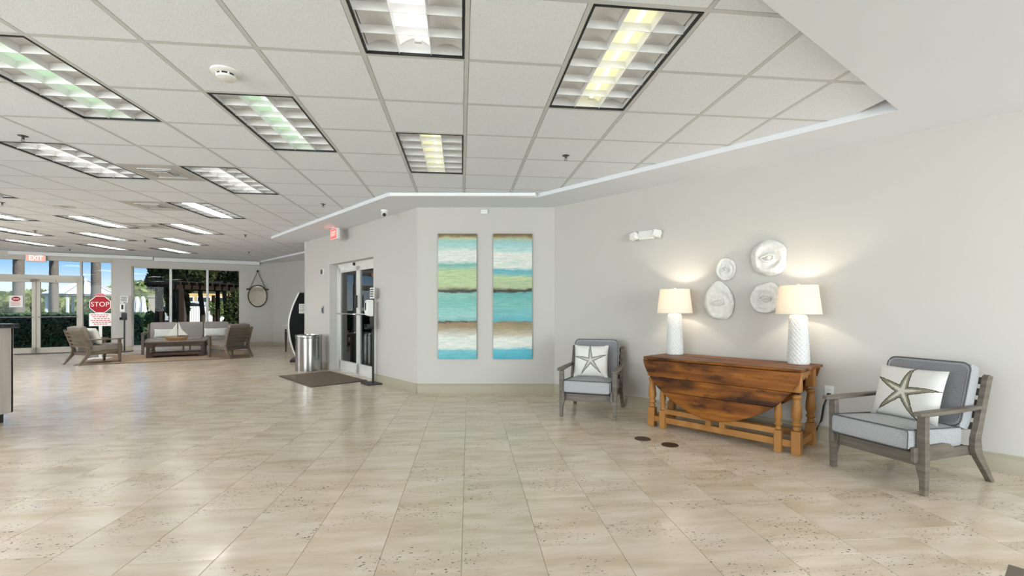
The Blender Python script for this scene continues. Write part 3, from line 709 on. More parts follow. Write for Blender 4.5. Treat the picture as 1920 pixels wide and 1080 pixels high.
# ------------------------------------------------------------------ gate leg table (x along the front edge, -y to the room)
def pine():
    m = bpy.data.materials.new('pine_plank'); m.use_nodes = True; nt = m.node_tree; N = nt.nodes.new; K = nt.links.new
    b = nt.nodes['Principled BSDF']; tc = N('ShaderNodeTexCoord'); oi = N('ShaderNodeObjectInfo')
    def noise(sc, det=4, add=True):
        mp = N('ShaderNodeMapping'); mp.inputs['Scale'].default_value = sc; K(tc.outputs['Object'], mp.inputs[0])
        n = N('ShaderNodeTexNoise'); n.noise_dimensions = '4D'; n.inputs['Scale'].default_value = 1; n.inputs['Detail'].default_value = det; K(mp.outputs[0], n.inputs['Vector'])
        w_ = N('ShaderNodeMath'); w_.operation = 'MULTIPLY'; w_.inputs[1].default_value = 37; K(oi.outputs['Random'], w_.inputs[0]); K(w_.outputs[0], n.inputs['W']); return n.outputs['Fac']
    def ramp(x, st):
        r = N('ShaderNodeValToRGB'); E = r.color_ramp.elements; E[0].position, E[0].color = st[0][0], (*st[0][1], 1); E[1].position, E[1].color = st[-1][0], (*st[-1][1], 1)
        for p, c in st[1:-1]: k = E.new(p); k.color = (*c, 1)
        K(x, r.inputs[0]); return r.outputs[0]
    g = ramp(noise((1.6, 22, 22), 6), [(.25, (.09, .025, .004)), (.45, (.20, .062, .007)), (.62, (.31, .110, .013)), (.8, (.40, .16, .026))])
    kn = ramp(noise((5.5, 13, 13), 3), [(.30, (.05, .05, .05)), (.44, (1, 1, 1))])
    dk = ramp(noise((1.8, 5, 5), 3), [(.38, (.20, .16, .15)), (.52, (1, 1, 1))])
    m1_ = N('ShaderNodeMix'); m1_.data_type = 'RGBA'; m1_.blend_type = 'MULTIPLY'; m1_.inputs[0].default_value = .75; K(g, m1_.inputs[6]); K(kn, m1_.inputs[7])
    m2_ = N('ShaderNodeMix'); m2_.data_type = 'RGBA'; m2_.blend_type = 'MULTIPLY'; m2_.inputs[0].default_value = 1; K(m1_.outputs[2], m2_.inputs[6]); K(dk, m2_.inputs[7])
    K(m2_.outputs[2], b.inputs['Base Color']); b.inputs['Roughness'].default_value = .45; b.inputs['Specular IOR Level'].default_value = .25
    return m
M_pine = pine()
tx = W_right.d; tn = W_right.n                       # n points into the room
tp = Vector((1.336+2.455, 4.84+3.88))/2; tp = Vector((tp.x, tp.y))-tn*.30     # middle of the top
TH = .735
tb = thing('gateleg_table', 'reddish pine drop leaf gateleg table with turned legs against the right wall', 'table', (tp.x, tp.y, 0), W_right.rz)
L2, D2 = .745, .30
# top: two boards with clipped corners
for k, (a, b) in enumerate(((-D2, -.02), (-.018, D2-.02))):
    x = L2; cpoly = [(-x+.015, a), (x-.015, a), (x, a+.03), (x, b), (-x, b), (-x, a+.03)] if k == 0 else [(-x, a), (x, a), (x+.012, b), (-x+.03, b)]
    MB().prism(cpoly, TH-.026, TH, 'z').build('top_board', M_pine, tb, bevel=.007)
def leaf(sign, boards, y):
    Dp = .56
    par = MB().box((-.5, min(y+.001*sign, y+.017*sign), TH-.12), (.5, max(y+.001*sign, y+.017*sign), TH-.08)).build('leaf_batten', M_pine, tb)
    par.name = 'drop_leaf'
    def hw(z):                                       # half width of the leaf at depth z below the top
        q = min(1, z/Dp); return .735*max(0, 1-q**1.75)**.62
    ed = [0.03]+boards+[Dp]
    for z0, z1 in zip(ed[:-1], ed[1:]):
        n = 10; zs = [z0+(z1-z0-.003)*i/n for i in range(n+1)]
        poly = [(hw(z), TH-z) for z in zs]+[(-hw(z), TH-z) for z in reversed(zs)]
        cl = []; 
        for p in poly:
            if not cl or (abs(p[0]-cl[-1][0])+abs(p[1]-cl[-1][1])) > 1e-4: cl.append(p)
        MB().prism(cl, y, y-.019*sign, 'y').build('plank', M_pine, par, bevel=.004)
    return par
leaf(1, [.20, .345], -D2+.012)
leaf(-1, [.30], D2-.012)
# turned legs
def turned(h, w, zb, rmax):
    z1 = zb
    prof = [(rmax*.62, z1), (rmax*.80, z1+.02), (rmax*.55, z1+.035), (rmax*.95, z1+.055), (rmax*.95, z1+.065), (rmax*.60, z1+.08), (rmax*1.0, z1+.12), (rmax*.9, z1+.19), (rmax*.70, z1+.25),
            (rmax*.62, z1+.27), (rmax*.95, z1+.285), (rmax*.95, z1+.297), (rmax*.62, z1+.31)]
    sc = (h-zb)/.33
    return [(r, z1+(z-z1)*sc) for r, z in prof]
lx, ly = .675, .215
for sx_ in (-1, 1):
    for sy_ in (-1, 1):
        mb = MB(); c = (sx_*lx, sy_*ly); w = .037
        mb.box((c[0]-w, c[1]-w, 0), (c[0]+w, c[1]+w, .20)); mb.lathe(turned(.53, w, .20, .042), 20, T((c[0], c[1], 0))); mb.box((c[0]-w, c[1]-w, .53), (c[0]+w, c[1]+w, TH-.027))
        mb.build('turned_leg', M_woodlt, tb, bevel=.006)
for sy_ in (-1, 1):
    MB().box((-lx+.03, sy_*ly-.012, .60), (lx-.03, sy_*ly+.012, TH-.027)).build('apron', M_woodlt, tb)
    MB().box((-lx+.03, sy_*ly-.022, .055), (lx-.03, sy_*ly+.022, .115)).build('stretcher', M_woodlt, tb, bevel=.004)
for sx_ in (-1, 1):
    ap = MB().prism([(-ly+.03, TH-.03), (ly-.03, TH-.03), (ly-.03, TH-.10), (.09, TH-.085), (.05, TH-.12), (0, TH-.095), (-.05, TH-.12), (-.09, TH-.085), (-ly+.03, TH-.10)], sx_*lx-.012, sx_*lx+.012, 'x').build('end_apron', M_woodlt, tb)
    MB().box((sx_*lx-.02, -ly+.03, .055), (sx_*lx+.02, ly-.03, .115)).build('end_stretcher', M_woodlt, tb, bevel=.004)
# the two gates folded against the front frame
for sx_ in (-1, 1):
    xo = sx_*(lx-.135); xi = sx_*.065; y = -ly-.024
    g = MB(); w = .029
    g.box((xo-w, y-w, .0), (xo+w, y+w, .19)); g.lathe(turned(.50, w, .19, .033), 18, T((xo, y, 0))); g.box((xo-w, y-w, .50), (xo+w, y+w, .62))
    gl = g.build('gate_leg', M_woodlt, tb, bevel=.005)
    a, b = sorted((xo, xi))
    MB().box((a+.02, y-.014, .155), (b+.01, y+.014, .205)).build('gate_rail', M_woodlt, gl, bevel=.003)
    MB().box((a+.02, y-.012, .56), (b, y+.012, .61)).build('gate_rail', M_woodlt, gl, bevel=.003)
    MB().box((xi-.026, y-.02, .115), (xi+.026, y+.02, .62)).build('gate_post', M_woodlt, gl, bevel=.003)
for x in (-.25, .35):
    MB().lathe([(.012, 0), (.010, .006)], 12, T((x, -D2+.0, TH-.27), rx=PI/2)).build('screw_plug', M_woodlt, tb)

# ------------------------------------------------------------------ table lamps
def shade_mat():
    m = bpy.data.materials.new('lamp_shade_linen'); m.use_nodes = True; nt = m.node_tree; nt.nodes.remove(nt.nodes['Principled BSDF'])
    d = nt.nodes.new('ShaderNodeBsdfDiffuse'); d.inputs[0].default_value = (.88, .86, .82, 1)
    t = nt.nodes.new('ShaderNodeBsdfTranslucent'); t.inputs[0].default_value = (.86, .76, .62, 1)
    mx = nt.nodes.new('ShaderNodeMixShader'); mx.inputs[0].default_value = .30
    nt.links.new(d.outputs[0], mx.inputs[1]); nt.links.new(t.outputs[0], mx.inputs[2]); nt.links.new(mx.outputs[0], nt.nodes['Material Output'].inputs[0]); return m
M_shade = shade_mat(); M_ceramic = mat('white_ceramic', (.74, .74, .73), .35); M_bulb = mat('bulb_glow', (1, 1, 1), .4, emit=((1, .86, .66), 4))
def table_lamp(u, label, hb, rb, hs, rs0, rs1):
    k = (u-960)/FPX; nn = -W_right.n; c0 = nn.dot(Vector(B))
    D = (c0-.27)/(nn.x*k+nn.y); p = (k*D, D)
    t = thing('table_lamp', label, 'lamp', (p[0], p[1], TH), 0, 'pair of white table lamps')
    rows, seg = 66, 96; prof = [(rb*.97, 0)]+[(rb*(1-.20*(i/rows)**1.1), .004+hb*i/rows) for i in range(rows+1)]
    tw = lambda kk, i: 0.009*math.sin(PI*(kk % 3+.5)/3)*max(0, math.cos(2*PI*i/seg*16+PI*(kk//3)))**.7-.001 if 2 < kk < rows else 0
    MB().lathe(prof+[(rb*.74, hb+.010), (rb*.45, hb+.016)], seg, tw=tw).build('textured_base', M_ceramic, t, smooth=60)
    MB().lathe([(.018, hb+.012), (.012, hb+.022), (.010, hb+.05)], 14).build('neck', M_ceramic, t)
    sh = MB().lathe([(rs0, hb+.022), (rs1, hb+.022+hs), (rs1-.003, hb+.022+hs), (rs0-.003, hb+.022)], 48, cap=False)
    s_ = sh.build('lamp_shade', M_shade, t)
    for r_, z_ in ((rs0, hb+.023), (rs1, hb+.021+hs)):
        MB().tube([(r_*math.cos(2*PI*i/40), r_*math.sin(2*PI*i/40), z_) for i in range(40)], .003, 6, True).build('trim_ring', M_cream, s_)
    MB().lathe([(.012, hb+.05), (.024, hb+.085), (.030, hb+.115), (.022, hb+.14), (.004, hb+.15)], 16).build('bulb', M_bulb, t)
    zt = hb+.022+hs
    sp = MB()
    for i in range(3):
        a = i*2*PI/3; sp.tube([(0, 0, zt-.015), (rs1*math.cos(a), rs1*math.sin(a), zt-.004)], .002, 5)
    sp.build('shade_spider', M_chrome, t)
    MB().lathe([(.007, zt-.016), (.007, zt+.002), (.016, zt+.006), (.016, zt+.014), (.004, zt+.018)], 14).build('finial', M_ceramic, t)
    l = light('lamp_light', 'POINT', 3.8, (0, 0, hb+.165), color=(1, .86, .68)); l.parent = t; l.data.shadow_soft_size = .028
    return t
table_lamp(1265, 'white textured ceramic table lamp on the left end of the pine table', .435, .088, .262, .187, .155)
table_lamp(1497, 'white textured ceramic table lamp on the right end of the pine table, nearer camera', .435, .088, .262, .187, .155)

# ------------------------------------------------------------------ wall decor on the right wall
M_shell = mat('shell_white', (.70, .69, .665), .5, noise=((26, 26, 26), (.82, .81, .79), .35, .65), bump=((45, 45, 90), .55, .006))
def shell(u, v, rw, rh, seedv, label, lobes, hole, tip=0):
    rs = random.Random(seedv); s_, z = W_right.at(u, v); p = W_right.pt(s_, z, .004)
    t = thing('wall_disc', label, 'wall decor', p, W_right.rz, 'white carved wall discs')
    ph = [rs.uniform(0, 6.28) for _ in range(6)]; am = [rs.uniform(.4, 1)*lobes/(i+1.5) for i in range(6)]
    rad = lambda a: 1+sum(am[i]*math.sin((i+2)*a+ph[i]) for i in range(6))+tip*max(0, math.cos(a-1.75))**9
    n, m_ = 64, 14; v_ = []; f_ = []
    for k in range(m_+1):
        q = k/m_
        for i in range(n):
            a = 2*PI*i/n; r = rad(a)**(q)*q if q > 0 else 0
            h = .037+.019*math.sin(q*14+ph[0]+.9*math.sin(3*a+ph[1]))*(q < .95)*q*.5+.02*(1-q)*hole*math.cos(q*9)
            if q == 1: h = .018
            v_.append((r*rw*math.cos(a), -h, r*rh*math.sin(a)))
    for i in range(n):
        a = 2*PI*i/n; r = rad(a)*.96; v_.append((r*rw*math.cos(a), 0, r*rh*math.sin(a)))
    for k in range(m_+1):
        for i in range(n):
            j = (i+1) % n; f_.append((k*n+i, k*n+j, (k+1)*n+j, (k+1)*n+i))
    mb = MB().add(v_, f_); mb.build('disc', M_shell, t, smooth=60, weld=True)
    ring = MB(); rr = .30*min(rw, rh)
    ring.tube([(rr*(1.2+.18*math.sin(3*a+ph[2]))*math.cos(a), -.046-.006*math.sin(2*a), rr*(.62+.14*math.sin(2*a+ph[3]))*math.sin(a)) for a in [2*PI*i/28 for i in range(28)]], .009*(rw/.17), 7, True).build('carved_ridge', M_shell, t, smooth=70)
    return t
shell(1443, 484, .172, .178, 5, 'largest white carved disc, topmost on the wall above the right lamp', .085, 1)
shell(1363, 505, .098, .128, 8, 'smallest oval white carved disc on the wall above the others at left', .045, .4)
shell(1350, 567, .160, .192, 12, 'white carved disc with pointed top, lowest on the left', .06, .3, .22)
shell(1437, 559, .140, .168, 21, 'white carved disc partly hidden behind the right lamp shade', .10, .8)
# emergency light
s_, z = W_right.at(1215, 441); t = thing('emergency_light', 'white twin head emergency light high on the right wall', 'light', W_right.pt(s_, z, .003), W_right.rz)
MB().box((-.10, -.055, -.055), (.10, 0, .055)).build('housing', M_plastic, t, bevel=.012)
MB().box((-.07, -.059, -.035), (.07, -.055, .035)).build('cover_plate', M_white, t, bevel=.003)
for sx_ in (-1, 1):
    hd = MB().cbox((0, 0, 0), (.095, .075, .085), T((sx_*.155, -.055, -.005), rx=R(-14), rz=sx_*R(14), ry=sx_*R(12))).build('lamp_head', M_plastic, t, bevel=.012)
    hl = MB().cbox((0, -.040, 0), (.075, .004, .066), T((sx_*.155, -.055, -.005), rx=R(-14), rz=sx_*R(14), ry=sx_*R(12))).build('lens', mat('lens_white', (.9, .9, .88), .2), hd)
    MB().tube([(sx_*.09, -.03, 0), (sx_*.13, -.045, 0)], .016, 8).build('swivel', M_plastic, t)
# outlet with plug and cord
s_, z = W_right.at(1555, 735); op = W_right.pt(s_, z)
t = thing('wall_outlet', 'white duplex wall outlet between the pine table and the right armchair', 'outlet', op, W_right.rz)
MB().box((-.036, -.006, -.058), (.036, 0, .058)).build('cover_plate', M_plastic, t, bevel=.003)
for k in (-1, 1):
    r_ = MB().prism([(x, z_+k*.021) for x, z_ in rrect(.032, .030, .012)], -.0085, -.005, 'y').build('receptacle', M_plastic, t)
    for x in (-.007, .007): MB().box((x-.0012, -.0092, k*.021-.004), (x+.0012, -.0084, k*.021+.006)).build('slot', M_black, r_)
cd = MB().tube([(0, -.02, -.03), (-.01, -.055, -.05), (-.03, -.065, -.12), (-.05, -.06, -.26), (-.09, -.06, -.36), (-.20, -.075, -.40), (-.38, -.08, -.43)], .0085, 8)
cd.box((-.014, -.035, -.038), (.014, -.010, -.008))
o = cd.build('power_cord', M_black); o.location = op; o.rotation_euler = (0, 0, W_right.rz); tag(o, 'black power cord running from the wall outlet down behind the table', 'cord')

# ------------------------------------------------------------------ paintings on the front wall
def paint_mat(name, stops, seed):
    m = bpy.data.materials.new(name); m.use_nodes = True; nt = m.node_tree; N = nt.nodes.new; K = nt.links.new
    b = nt.nodes['Principled BSDF']; b.inputs['Roughness'].default_value = .45
    tc = N('ShaderNodeTexCoord'); sp = N('ShaderNodeSeparateXYZ'); K(tc.outputs['Object'], sp.inputs[0])
    def noise(sc, det):
        mp = N('ShaderNodeMapping'); mp.inputs['Scale'].default_value = sc; mp.inputs['Location'].default_value = (seed, seed*.7, seed*1.3); K(tc.outputs['Object'], mp.inputs[0])
        n = N('ShaderNodeTexNoise'); n.inputs['Scale'].default_value = 1; n.inputs['Detail'].default_value = det; n.inputs['Roughness'].default_value = .62; K(mp.outputs[0], n.inputs['Vector']); return n.outputs['Fac']
    def M_(op, a, b_):
        n = N('ShaderNodeMath'); n.operation = op
        for i, q in enumerate((a, b_)):
            if isinstance(q, (int, float)): n.inputs[i].default_value = q
            else: K(q, n.inputs[i])
        return n.outputs[0]
    y = M_('SUBTRACT', .5, M_('DIVIDE', sp.outputs[2], 1.82))
    y = M_('ADD', y, M_('MULTIPLY', M_('SUBTRACT', noise((5, 1, 16), 6), .5), .055))
    r = N('ShaderNodeValToRGB'); E = r.color_ramp.elements
    E[0].position, E[0].color = stops[0][0], (*stops[0][1], 1); E[1].position, E[1].color = stops[-1][0], (*stops[-1][1], 1)
    for p, c in stops[1:-1]: k = E.new(p); k.color = (*c, 1)
    K(y, r.inputs[0])
    st = N('ShaderNodeValToRGB'); st.color_ramp.elements[0].position = .36; st.color_ramp.elements[1].position = .66
    st.color_ramp.elements[0].color = (.55, .74, .75, 1); st.color_ramp.elements[1].color = (1.22, 1.12, 1.08, 1); K(noise((6, 1, 60), 7), st.inputs[0])
    mx = N('ShaderNodeMix'); mx.data_type = 'RGBA'; mx.blend_type = 'MULTIPLY'; mx.inputs[0].default_value = .55; K(r.outputs[0], mx.inputs[6]); K(st.outputs[0], mx.inputs[7])
    ln = N('ShaderNodeValToRGB'); LE = ln.color_ramp.elements; LE[0].position = .0; LE[1].position = 1
    for p, c in ((.487, 0), (.5, .30), (.513, 0)): q = LE.new(p); q.color = (c, c, c, 1)
    LE[len(LE)-1].color = (0, 0, 0, 1); K(noise((3, 1, 11), 4), ln.inputs[0])
    m2 = N('ShaderNodeMix'); m2.data_type = 'RGBA'; m2.inputs[7].default_value = (.10, .26, .24, 1); K(ln.outputs[0], m2.inputs[0]); K(mx.outputs[2], m2.inputs[6])
    K(m2.outputs[2], b.inputs['Base Color'])
    bp = N('ShaderNodeBump'); bp.inputs['Strength'].default_value = .3; bp.inputs['Distance'].default_value = .004; K(noise((10, 1, 60), 5), bp.inputs['Height']); K(bp.outputs[0], b.inputs['Normal'])
    return m
wh = (.76, .77, .72); aq = (.33, .60, .58); te = (.20, .50, .46); lime = (.50, .60, .34); br = (.30, .20, .11); dk = (.045, .032, .022); tu = (.10, .45, .54)
P1 = [(0, (.16, .09, .04)), (.018, (.22, .14, .06)), (.035, (.55, .52, .30)), (.06, aq), (.11, (.45, .66, .64)), (.14, wh), (.22, wh), (.245, (.16, .44, .42)), (.27, (.30, .52, .42)), (.30, lime), (.42, lime), (.44, (.30, .28, .18)), (.452, dk), (.468, dk), (.475, (.26, .52, .46)), (.55, te), (.66, aq), (.698, (.20, .42, .44)), (.703, dk), (.712, br), (.75, (.36, .26, .15)), (.79, (.58, .52, .44)), (.83, wh), (.91, wh), (.935, (.20, .52, .58)), (1, tu)]
P2 = [(0, (.16, .09, .04)), (.02, (.24, .15, .06)), (.04, (.45, .48, .30)), (.065, (.34, .58, .60)), (.13, (.50, .70, .70)), (.16, wh), (.27, wh), (.29, (.12, .42, .50)), (.32, (.18, .48, .52)), (.35, lime), (.43, (.44, .52, .32)), (.45, dk), (.465, dk), (.475, (.12, .40, .40)), (.56, te), (.65, (.18, .48, .52)), (.695, (.12, .44, .52)), (.705, (.24, .20, .14)), (.72, (.34, .24, .12)), (.77, (.40, .33, .22)), (.81, (.58, .52, .42)), (.84, wh), (.90, wh), (.925, (.14, .50, .62)), (1, (.06, .42, .56))]
for nm, a, b_, stops, sd, lab in (('left', 822, 894, P1, 3.1, 'tall narrow abstract seascape canvas, left of the pair, broad lime green band'), ('right', 925, 997.5, P2, 9.4, 'tall narrow abstract seascape canvas, right of the pair, thicker teal bands')):
    s0, z1 = W_front.at(a, 439); s1, z0 = W_front.at(b_, 672.5); sm_ = (s0+s1)/2; zm = (z0+z1)/2; hw_, hh = (s1-s0)/2, (z1-z0)/2
    t = thing('painting', lab, 'painting', W_front.pt(sm_, zm, .003), 0, 'pair of seascape canvases')
    MB().box((-hw_, -.035, -hh), (hw_, 0, hh)).build('canvas', paint_mat('seascape_paint_'+nm, stops, sd), t, bevel=.004)
    bk = MB()
    for s_ in (-1, 1): bk.box((s_*(hw_-.012)-.011, -.004, -hh+.01), (s_*(hw_-.012)+.011, -.0005, hh-.01))
    bk.build('stretcher_bar', M_woodlt, t)
s_, z = W_front.at(908, 397.5); t = thing('wall_sensor', 'small white sensor box on the wall above the paintings', 'sensor', W_front.pt(s_, z))
MB().box((-.052, -.03, -.034), (.052, 0, .034)).build('housing', M_plastic, t, bevel=.008); MB().box((-.02, -.033, -.006), (.02, -.03, .006)).build('lens', M_cream, t)

# ------------------------------------------------------------------ entry wall fittings
p = fl(721, 394, SZ); t = thing('security_camera', 'white turret security camera with black lens under the dropped ceiling', 'camera', p, R(10))
MB().lathe([(.058, 0), (.058, -.02), (.05, -.032)], 28).build('mount', M_plastic, t)
MB().lathe([(.044*math.cos(a), -.055+.044*math.sin(a)) for a in [PI/2-.25-PI*(.84)*i/10 for i in range(11)]], 24).build('ball', M_plastic, t)
MB().lathe([(.026, .03), (.026, .046), (.002, .05)], 20, T((0, 0, -.058), rx=R(115))).build('lens', M_black, t)
# exit sign hanging from the soffit
p = fl(628, 427, SZ); t = thing('exit_sign', 'small red exit sign box hanging by the angled door wall', 'sign', p, W_entry.rz)
MB().cbox((0, 0, -.008), (.12, .10, .016)).build('canopy', M_plastic, t, bevel=.004)
MB().cbox((0, 0, -.118), (.31, .055, .20)).build('housing', M_plastic, t, bevel=.006)
fa = MB().cbox((0, -.029, -.118), (.28, .004, .17)).build('face', M_exit, t)
text('lettering', 'EXIT', .13, mat('exit_letters', (.9, .5, .45), .5, emit=((1, .45, .40), .8)), t, (0, -.0315, -.118), (PI/2, 0, 0), sx=.85)
def onwall(line, u, v): s_, z = line.at(u, v); return line.pt(s_, z)
t = thing('wall_strobe', 'small dark alarm unit high on the wall left of the double door', 'alarm', onwall(W_entry, 606, 510), W_entry.rz)
MB().box((-.055, -.03, -.065), (.055, 0, .065)).build('housing', M_plastic, t, bevel=.006); MB().box((-.04, -.045, -.045), (.045, -.03, .05)).build('lens', mat('lens_dark', (.06, .05, .045), .3), t, bevel=.008)
t = thing('card_reader', 'small grey card reader on the wall left of the double door', 'card reader', onwall(W_entry, 606, 581), W_entry.rz)
MB().box((-.045, -.02, -.075), (.045, 0, .075)).build('housing', M_greyp, t, bevel=.006); MB().box((-.03, -.024, -.05), (.03, -.02, .03)).build('keypad', M_dark, t, bevel=.003)
MB().box((-.012, -.027, .045), (.012, -.02, .06)).build('indicator', M_plastic, t)

# steel bin
t = thing('trash_can', 'round brushed stainless steel trash can beside the double door', 'trash can', (-4.0, 9.09, 0))
r = .245
MB().lathe([(r-.004, 0), (r, .006), (r, .03)], 48).build('base_ring', M_chrome, t)
MB().lathe([(r-.003, .03), (r-.003, .66)], 48).build('body', M_steel, t)
MB().lathe([(r, .66), (r+.002, .665), (r+.002, .715), (r-.003, .722), (r-.02, .722), (r-.022, .70), (r-.10, .685), (.115, .685)], 48, cap=False).build('lid_rim', M_steel, t)
MB().lathe([(.118, .684), (.004, .683)], 32).build('opening', M_black, t)
# door mat
mc = Vector((-2.24, 7.79))
dm = W_entry.d; nm_ = W_entry.n
pc = Vector((-3.36, 8.15)); 
t = thing('door_mat', 'brown ribbed floor mat in front of the double door', 'mat', (pc.x, pc.y, 0), W_entry.rz+R(1))
MB().prism(rrect(1.62, .95, .02), 0, .009, 'z').build('backing', M_dark, t)
for k in range(22):
    y = -.44+.88*k/21; MB().box((-.785, y-.018, .008), (.785, y+.018, .0125)).build('rib', M_mat, t, smooth=0)
# sanitiser stand near the double door
def dispenser(label, pos, rz, sc=1):
    t = thing('sanitizer_stand', label, 'sanitizer stand', pos, rz)
    MB().prism(rrect(.36, .28, .04), 0, .02, 'z').build('base', M_dark, t, bevel=.004)
    MB().box((-.016, .0, .02), (.016, .028, 1.50)).build('pole', M_dark, t, bevel=.003)
    MB().box((-.065, -.11, .90), (.065, -.0, .925)).box((-.065, -.012, .90), (.065, 0, 1.10)).box((-.065, -.11, .90), (-.058, 0, .98)).box((.058, -.11, .90), (.065, 0, .98)).build('drip_tray', M_dark, t)
    d_ = MB().prism([(-.10, 1.13), (-.115, 1.20), (-.11, 1.33), (-.09, 1.38), (0, 1.38), (0, 1.11), (-.05, 1.11)], -.062, .062, 'x').build('dispenser', M_plastic, t, bevel=.012)
    MB().prism([(x, z+1.27) for x, z in rrect(.045, .13, .02)], -.118, -.108, 'y').build('window', M_black, d_, bevel=.002)
    sg = MB().box((-.09, -.006, 1.40), (.09, .0, 1.58)).build('sign_plate', M_plastic, t)
    pl = MB()
    for k in range(4):
        z = 1.55-.037*k; x = -.075
        rr_ = random.Random(k)
        while x < .06:
            w_ = rr_.uniform(.016, .04); pl.box((x, -.0075, z-.010), (min(.078, x+w_), -.006, z+.010)); x += w_+.008
    pl.build('print', M_black, sg, kind='stuff')
    return t
dispenser('black sanitizer stand with white dispenser right of the double door', (-2.30, 7.60, 0), R(-52))
# ------------------------------------------------------------------ floor plates by the table
for (u, v), lab in (((1205, 823), 'round dark floor cover plate, left one in front of the table'), ((1256, 834.5), 'round dark floor cover plate, right one nearer the camera')):
    t = thing('floor_box_cover', lab, 'floor plate', fl(u, v), .4, 'round floor cover plates')
    br_ = mat('bronze_plate', (.085, .05, .03), .45, .5)
    MB().lathe([(.076, 0), (.075, .004), (.066, .0045)], 32).build('rim', br_, t); MB().lathe([(.064, .002), (.02, .0032), (.002, .0032)], 28).build('lid', mat('bronze_dark', (.05, .03, .02), .5, .4), t)
    for x in (-.035, .035): MB().cbox((x, 0, .0036), (.016, .004, .001)).build('screw_slot', M_black, t)
#@@PART3
# ------------------------------------------------------------------ kiosk, console table, twigs
kp = fl(551, 680.5)
t = thing('photo_kiosk', 'black upright kiosk with curved white front edge beside the angled wall', 'kiosk', (-4.93, 10.62, 0), R(20))
def kprof(n=14, ofs=0.0):
    pts = []
    for i in range(n+1):
        q = i/n; z = .14+1.46*q; x = -.02-.15*math.sin(PI*min(1, q*1.02))**.8+.11*max(0, q-.55)*1.3-.06*max(0, .35-q)*0
        pts.append((x-ofs, z))
    return pts
fr_ = kprof()
MB().prism(fr_+[(.34, 1.60), (.62, 1.30), (.62, .06), (.02, .06)], 0, .62, 'y').build('cabinet', mat('kiosk_black', (.006, .006, .007), .6, spec=.15), t, bevel=.004)
ed = kprof(14, .035)
MB().prism(fr_+list(reversed(ed)), -.006, .626, 'y').build('curved_edge', M_plastic, t, bevel=.004)
MB().box((-.16, -.02, 0), (.64, .64, .05)).build('foot', M_black, t, bevel=.006)
MB().prism([(.12, 1.56), (.33, 1.605), (.60, 1.315), (.52, 1.30)], -.004, .0, 'y').build('brown_panel', mat('kiosk_brown', (.10, .075, .045), .6), t)
nt_ = MB().box((.03, -.006, 1.12), (.19, 0, 1.34)).build('notice_sheet', M_cream, t)
pr = MB()
for k in range(6): pr.box((.045, -.0075, 1.30-.03*k), (.17-.02*(k % 3), -.006, 1.312-.03*k))
pr.build('print', M_greyp, nt_, kind='stuff')
MB().lathe([(.012, 0), (.010, .01), (.002, .012)], 14, T((.07, 0, .62), rx=PI/2)).build('lock', M_chrome, t)

t = thing('console_table', 'small side table with pale top and dark turned legs behind the kiosk', 'table', (-5.95, 12.95, 0), W_lounge.rz)
MB().box((-.55, -.20, .735), (.42, .20, .765)).build('top', mat('pale_top', (.62, .60, .56), .4), t, bevel=.005)
MB().box((-.48, -.16, .64), (.36, .16, .735)).build('apron', mat('pale_apron', (.50, .48, .45), .5), t, bevel=.004)
for sx_ in (-.45, .33):
    for sy_ in (-.14, .14): MB().lathe([(.016, 0), (.022, .03), (.018, .06), (.030, .30), (.034, .55), (.022, .60), (.032, .62), (.032, .64)], 14, T((sx_, sy_, 0))).build('leg', M_walnut, t)
rs = random.Random(4)
t2 = thing('twig_vase', 'vase of thin bare twigs on the side table behind the kiosk', 'vase', (-5.72, 12.80, .765))
MB().lathe([(.05, 0), (.075, .08), (.06, .20), (.030, .28), (.035, .30)], 20).build('vase', M_greyp, t2)
tw_ = MB()
for k in range(16):
    a = rs.uniform(0, 6.28); sp = rs.uniform(.04, .20); h_ = rs.uniform(.65, .95)
    pts = [(.01*math.cos(a), .01*math.sin(a), .2)]+[(sp*q*math.cos(a+rs.uniform(-.4, .4)), sp*q*math.sin(a), .2+(h_-.2)*q) for q in (.3, .55, .8, 1)]
    tw_.tube(pts, .003, 5)
tw_.build('twigs', M_walnut, t2, kind='stuff')

# ------------------------------------------------------------------ round mirror with rope
s_, zc = W_far.at(483, 555); t = thing('hanging_mirror', 'round dark framed mirror hanging from a rope, right of the lounge window', 'mirror', W_far.pt(s_, zc, .03), W_far.rz)
rx_, rz_ = .265, .345
ang = [2*PI*i/48 for i in range(48)]
MB().tube([(rx_*math.cos(a), -.01, rz_*math.sin(a)) for a in ang], .016, 8, True).build('frame', M_walnut, t)
MB().prism([(rx_*math.cos(a), rz_*math.sin(a)) for a in ang], -.008, -.002, 'y').build('mirror_glass', mat('mirror', (.46, .445, .42), .02, 1), t)
top = H+(V0-509)/FPX*W_far.pt(s_).y-zc
rp = MB()
for sx_ in (-1, 1):
    p0_, p1_ = Vector((0, -.03, top)), Vector((sx_*.235, -.01, .215)); n = 40; pts = []
    for i in range(n+1):
        q = i/n; c = p0_.lerp(p1_, q); pts.append(c+Vector((.005*math.cos(q*30), .005*math.sin(q*30), 0)))
    rp.tube(pts, .009, 6)
rp.build('rope', mat('rope', (.16, .11, .07), .9), t, kind='stuff')
for sx_ in (-1, 1): MB().lathe([(.022, -.05), (.026, 0), (.022, .05)], 14, T((sx_*.265, -.015, .215), ry=PI/2)).build('rope_cleat', M_walnut, t)
MB().lathe([(.022, 0), (.020, .04), (.034, .05), (.030, .065), (.004, .07)], 18, T((0, .0, top+.005), rx=PI/2)).build('knob', M_black, t)

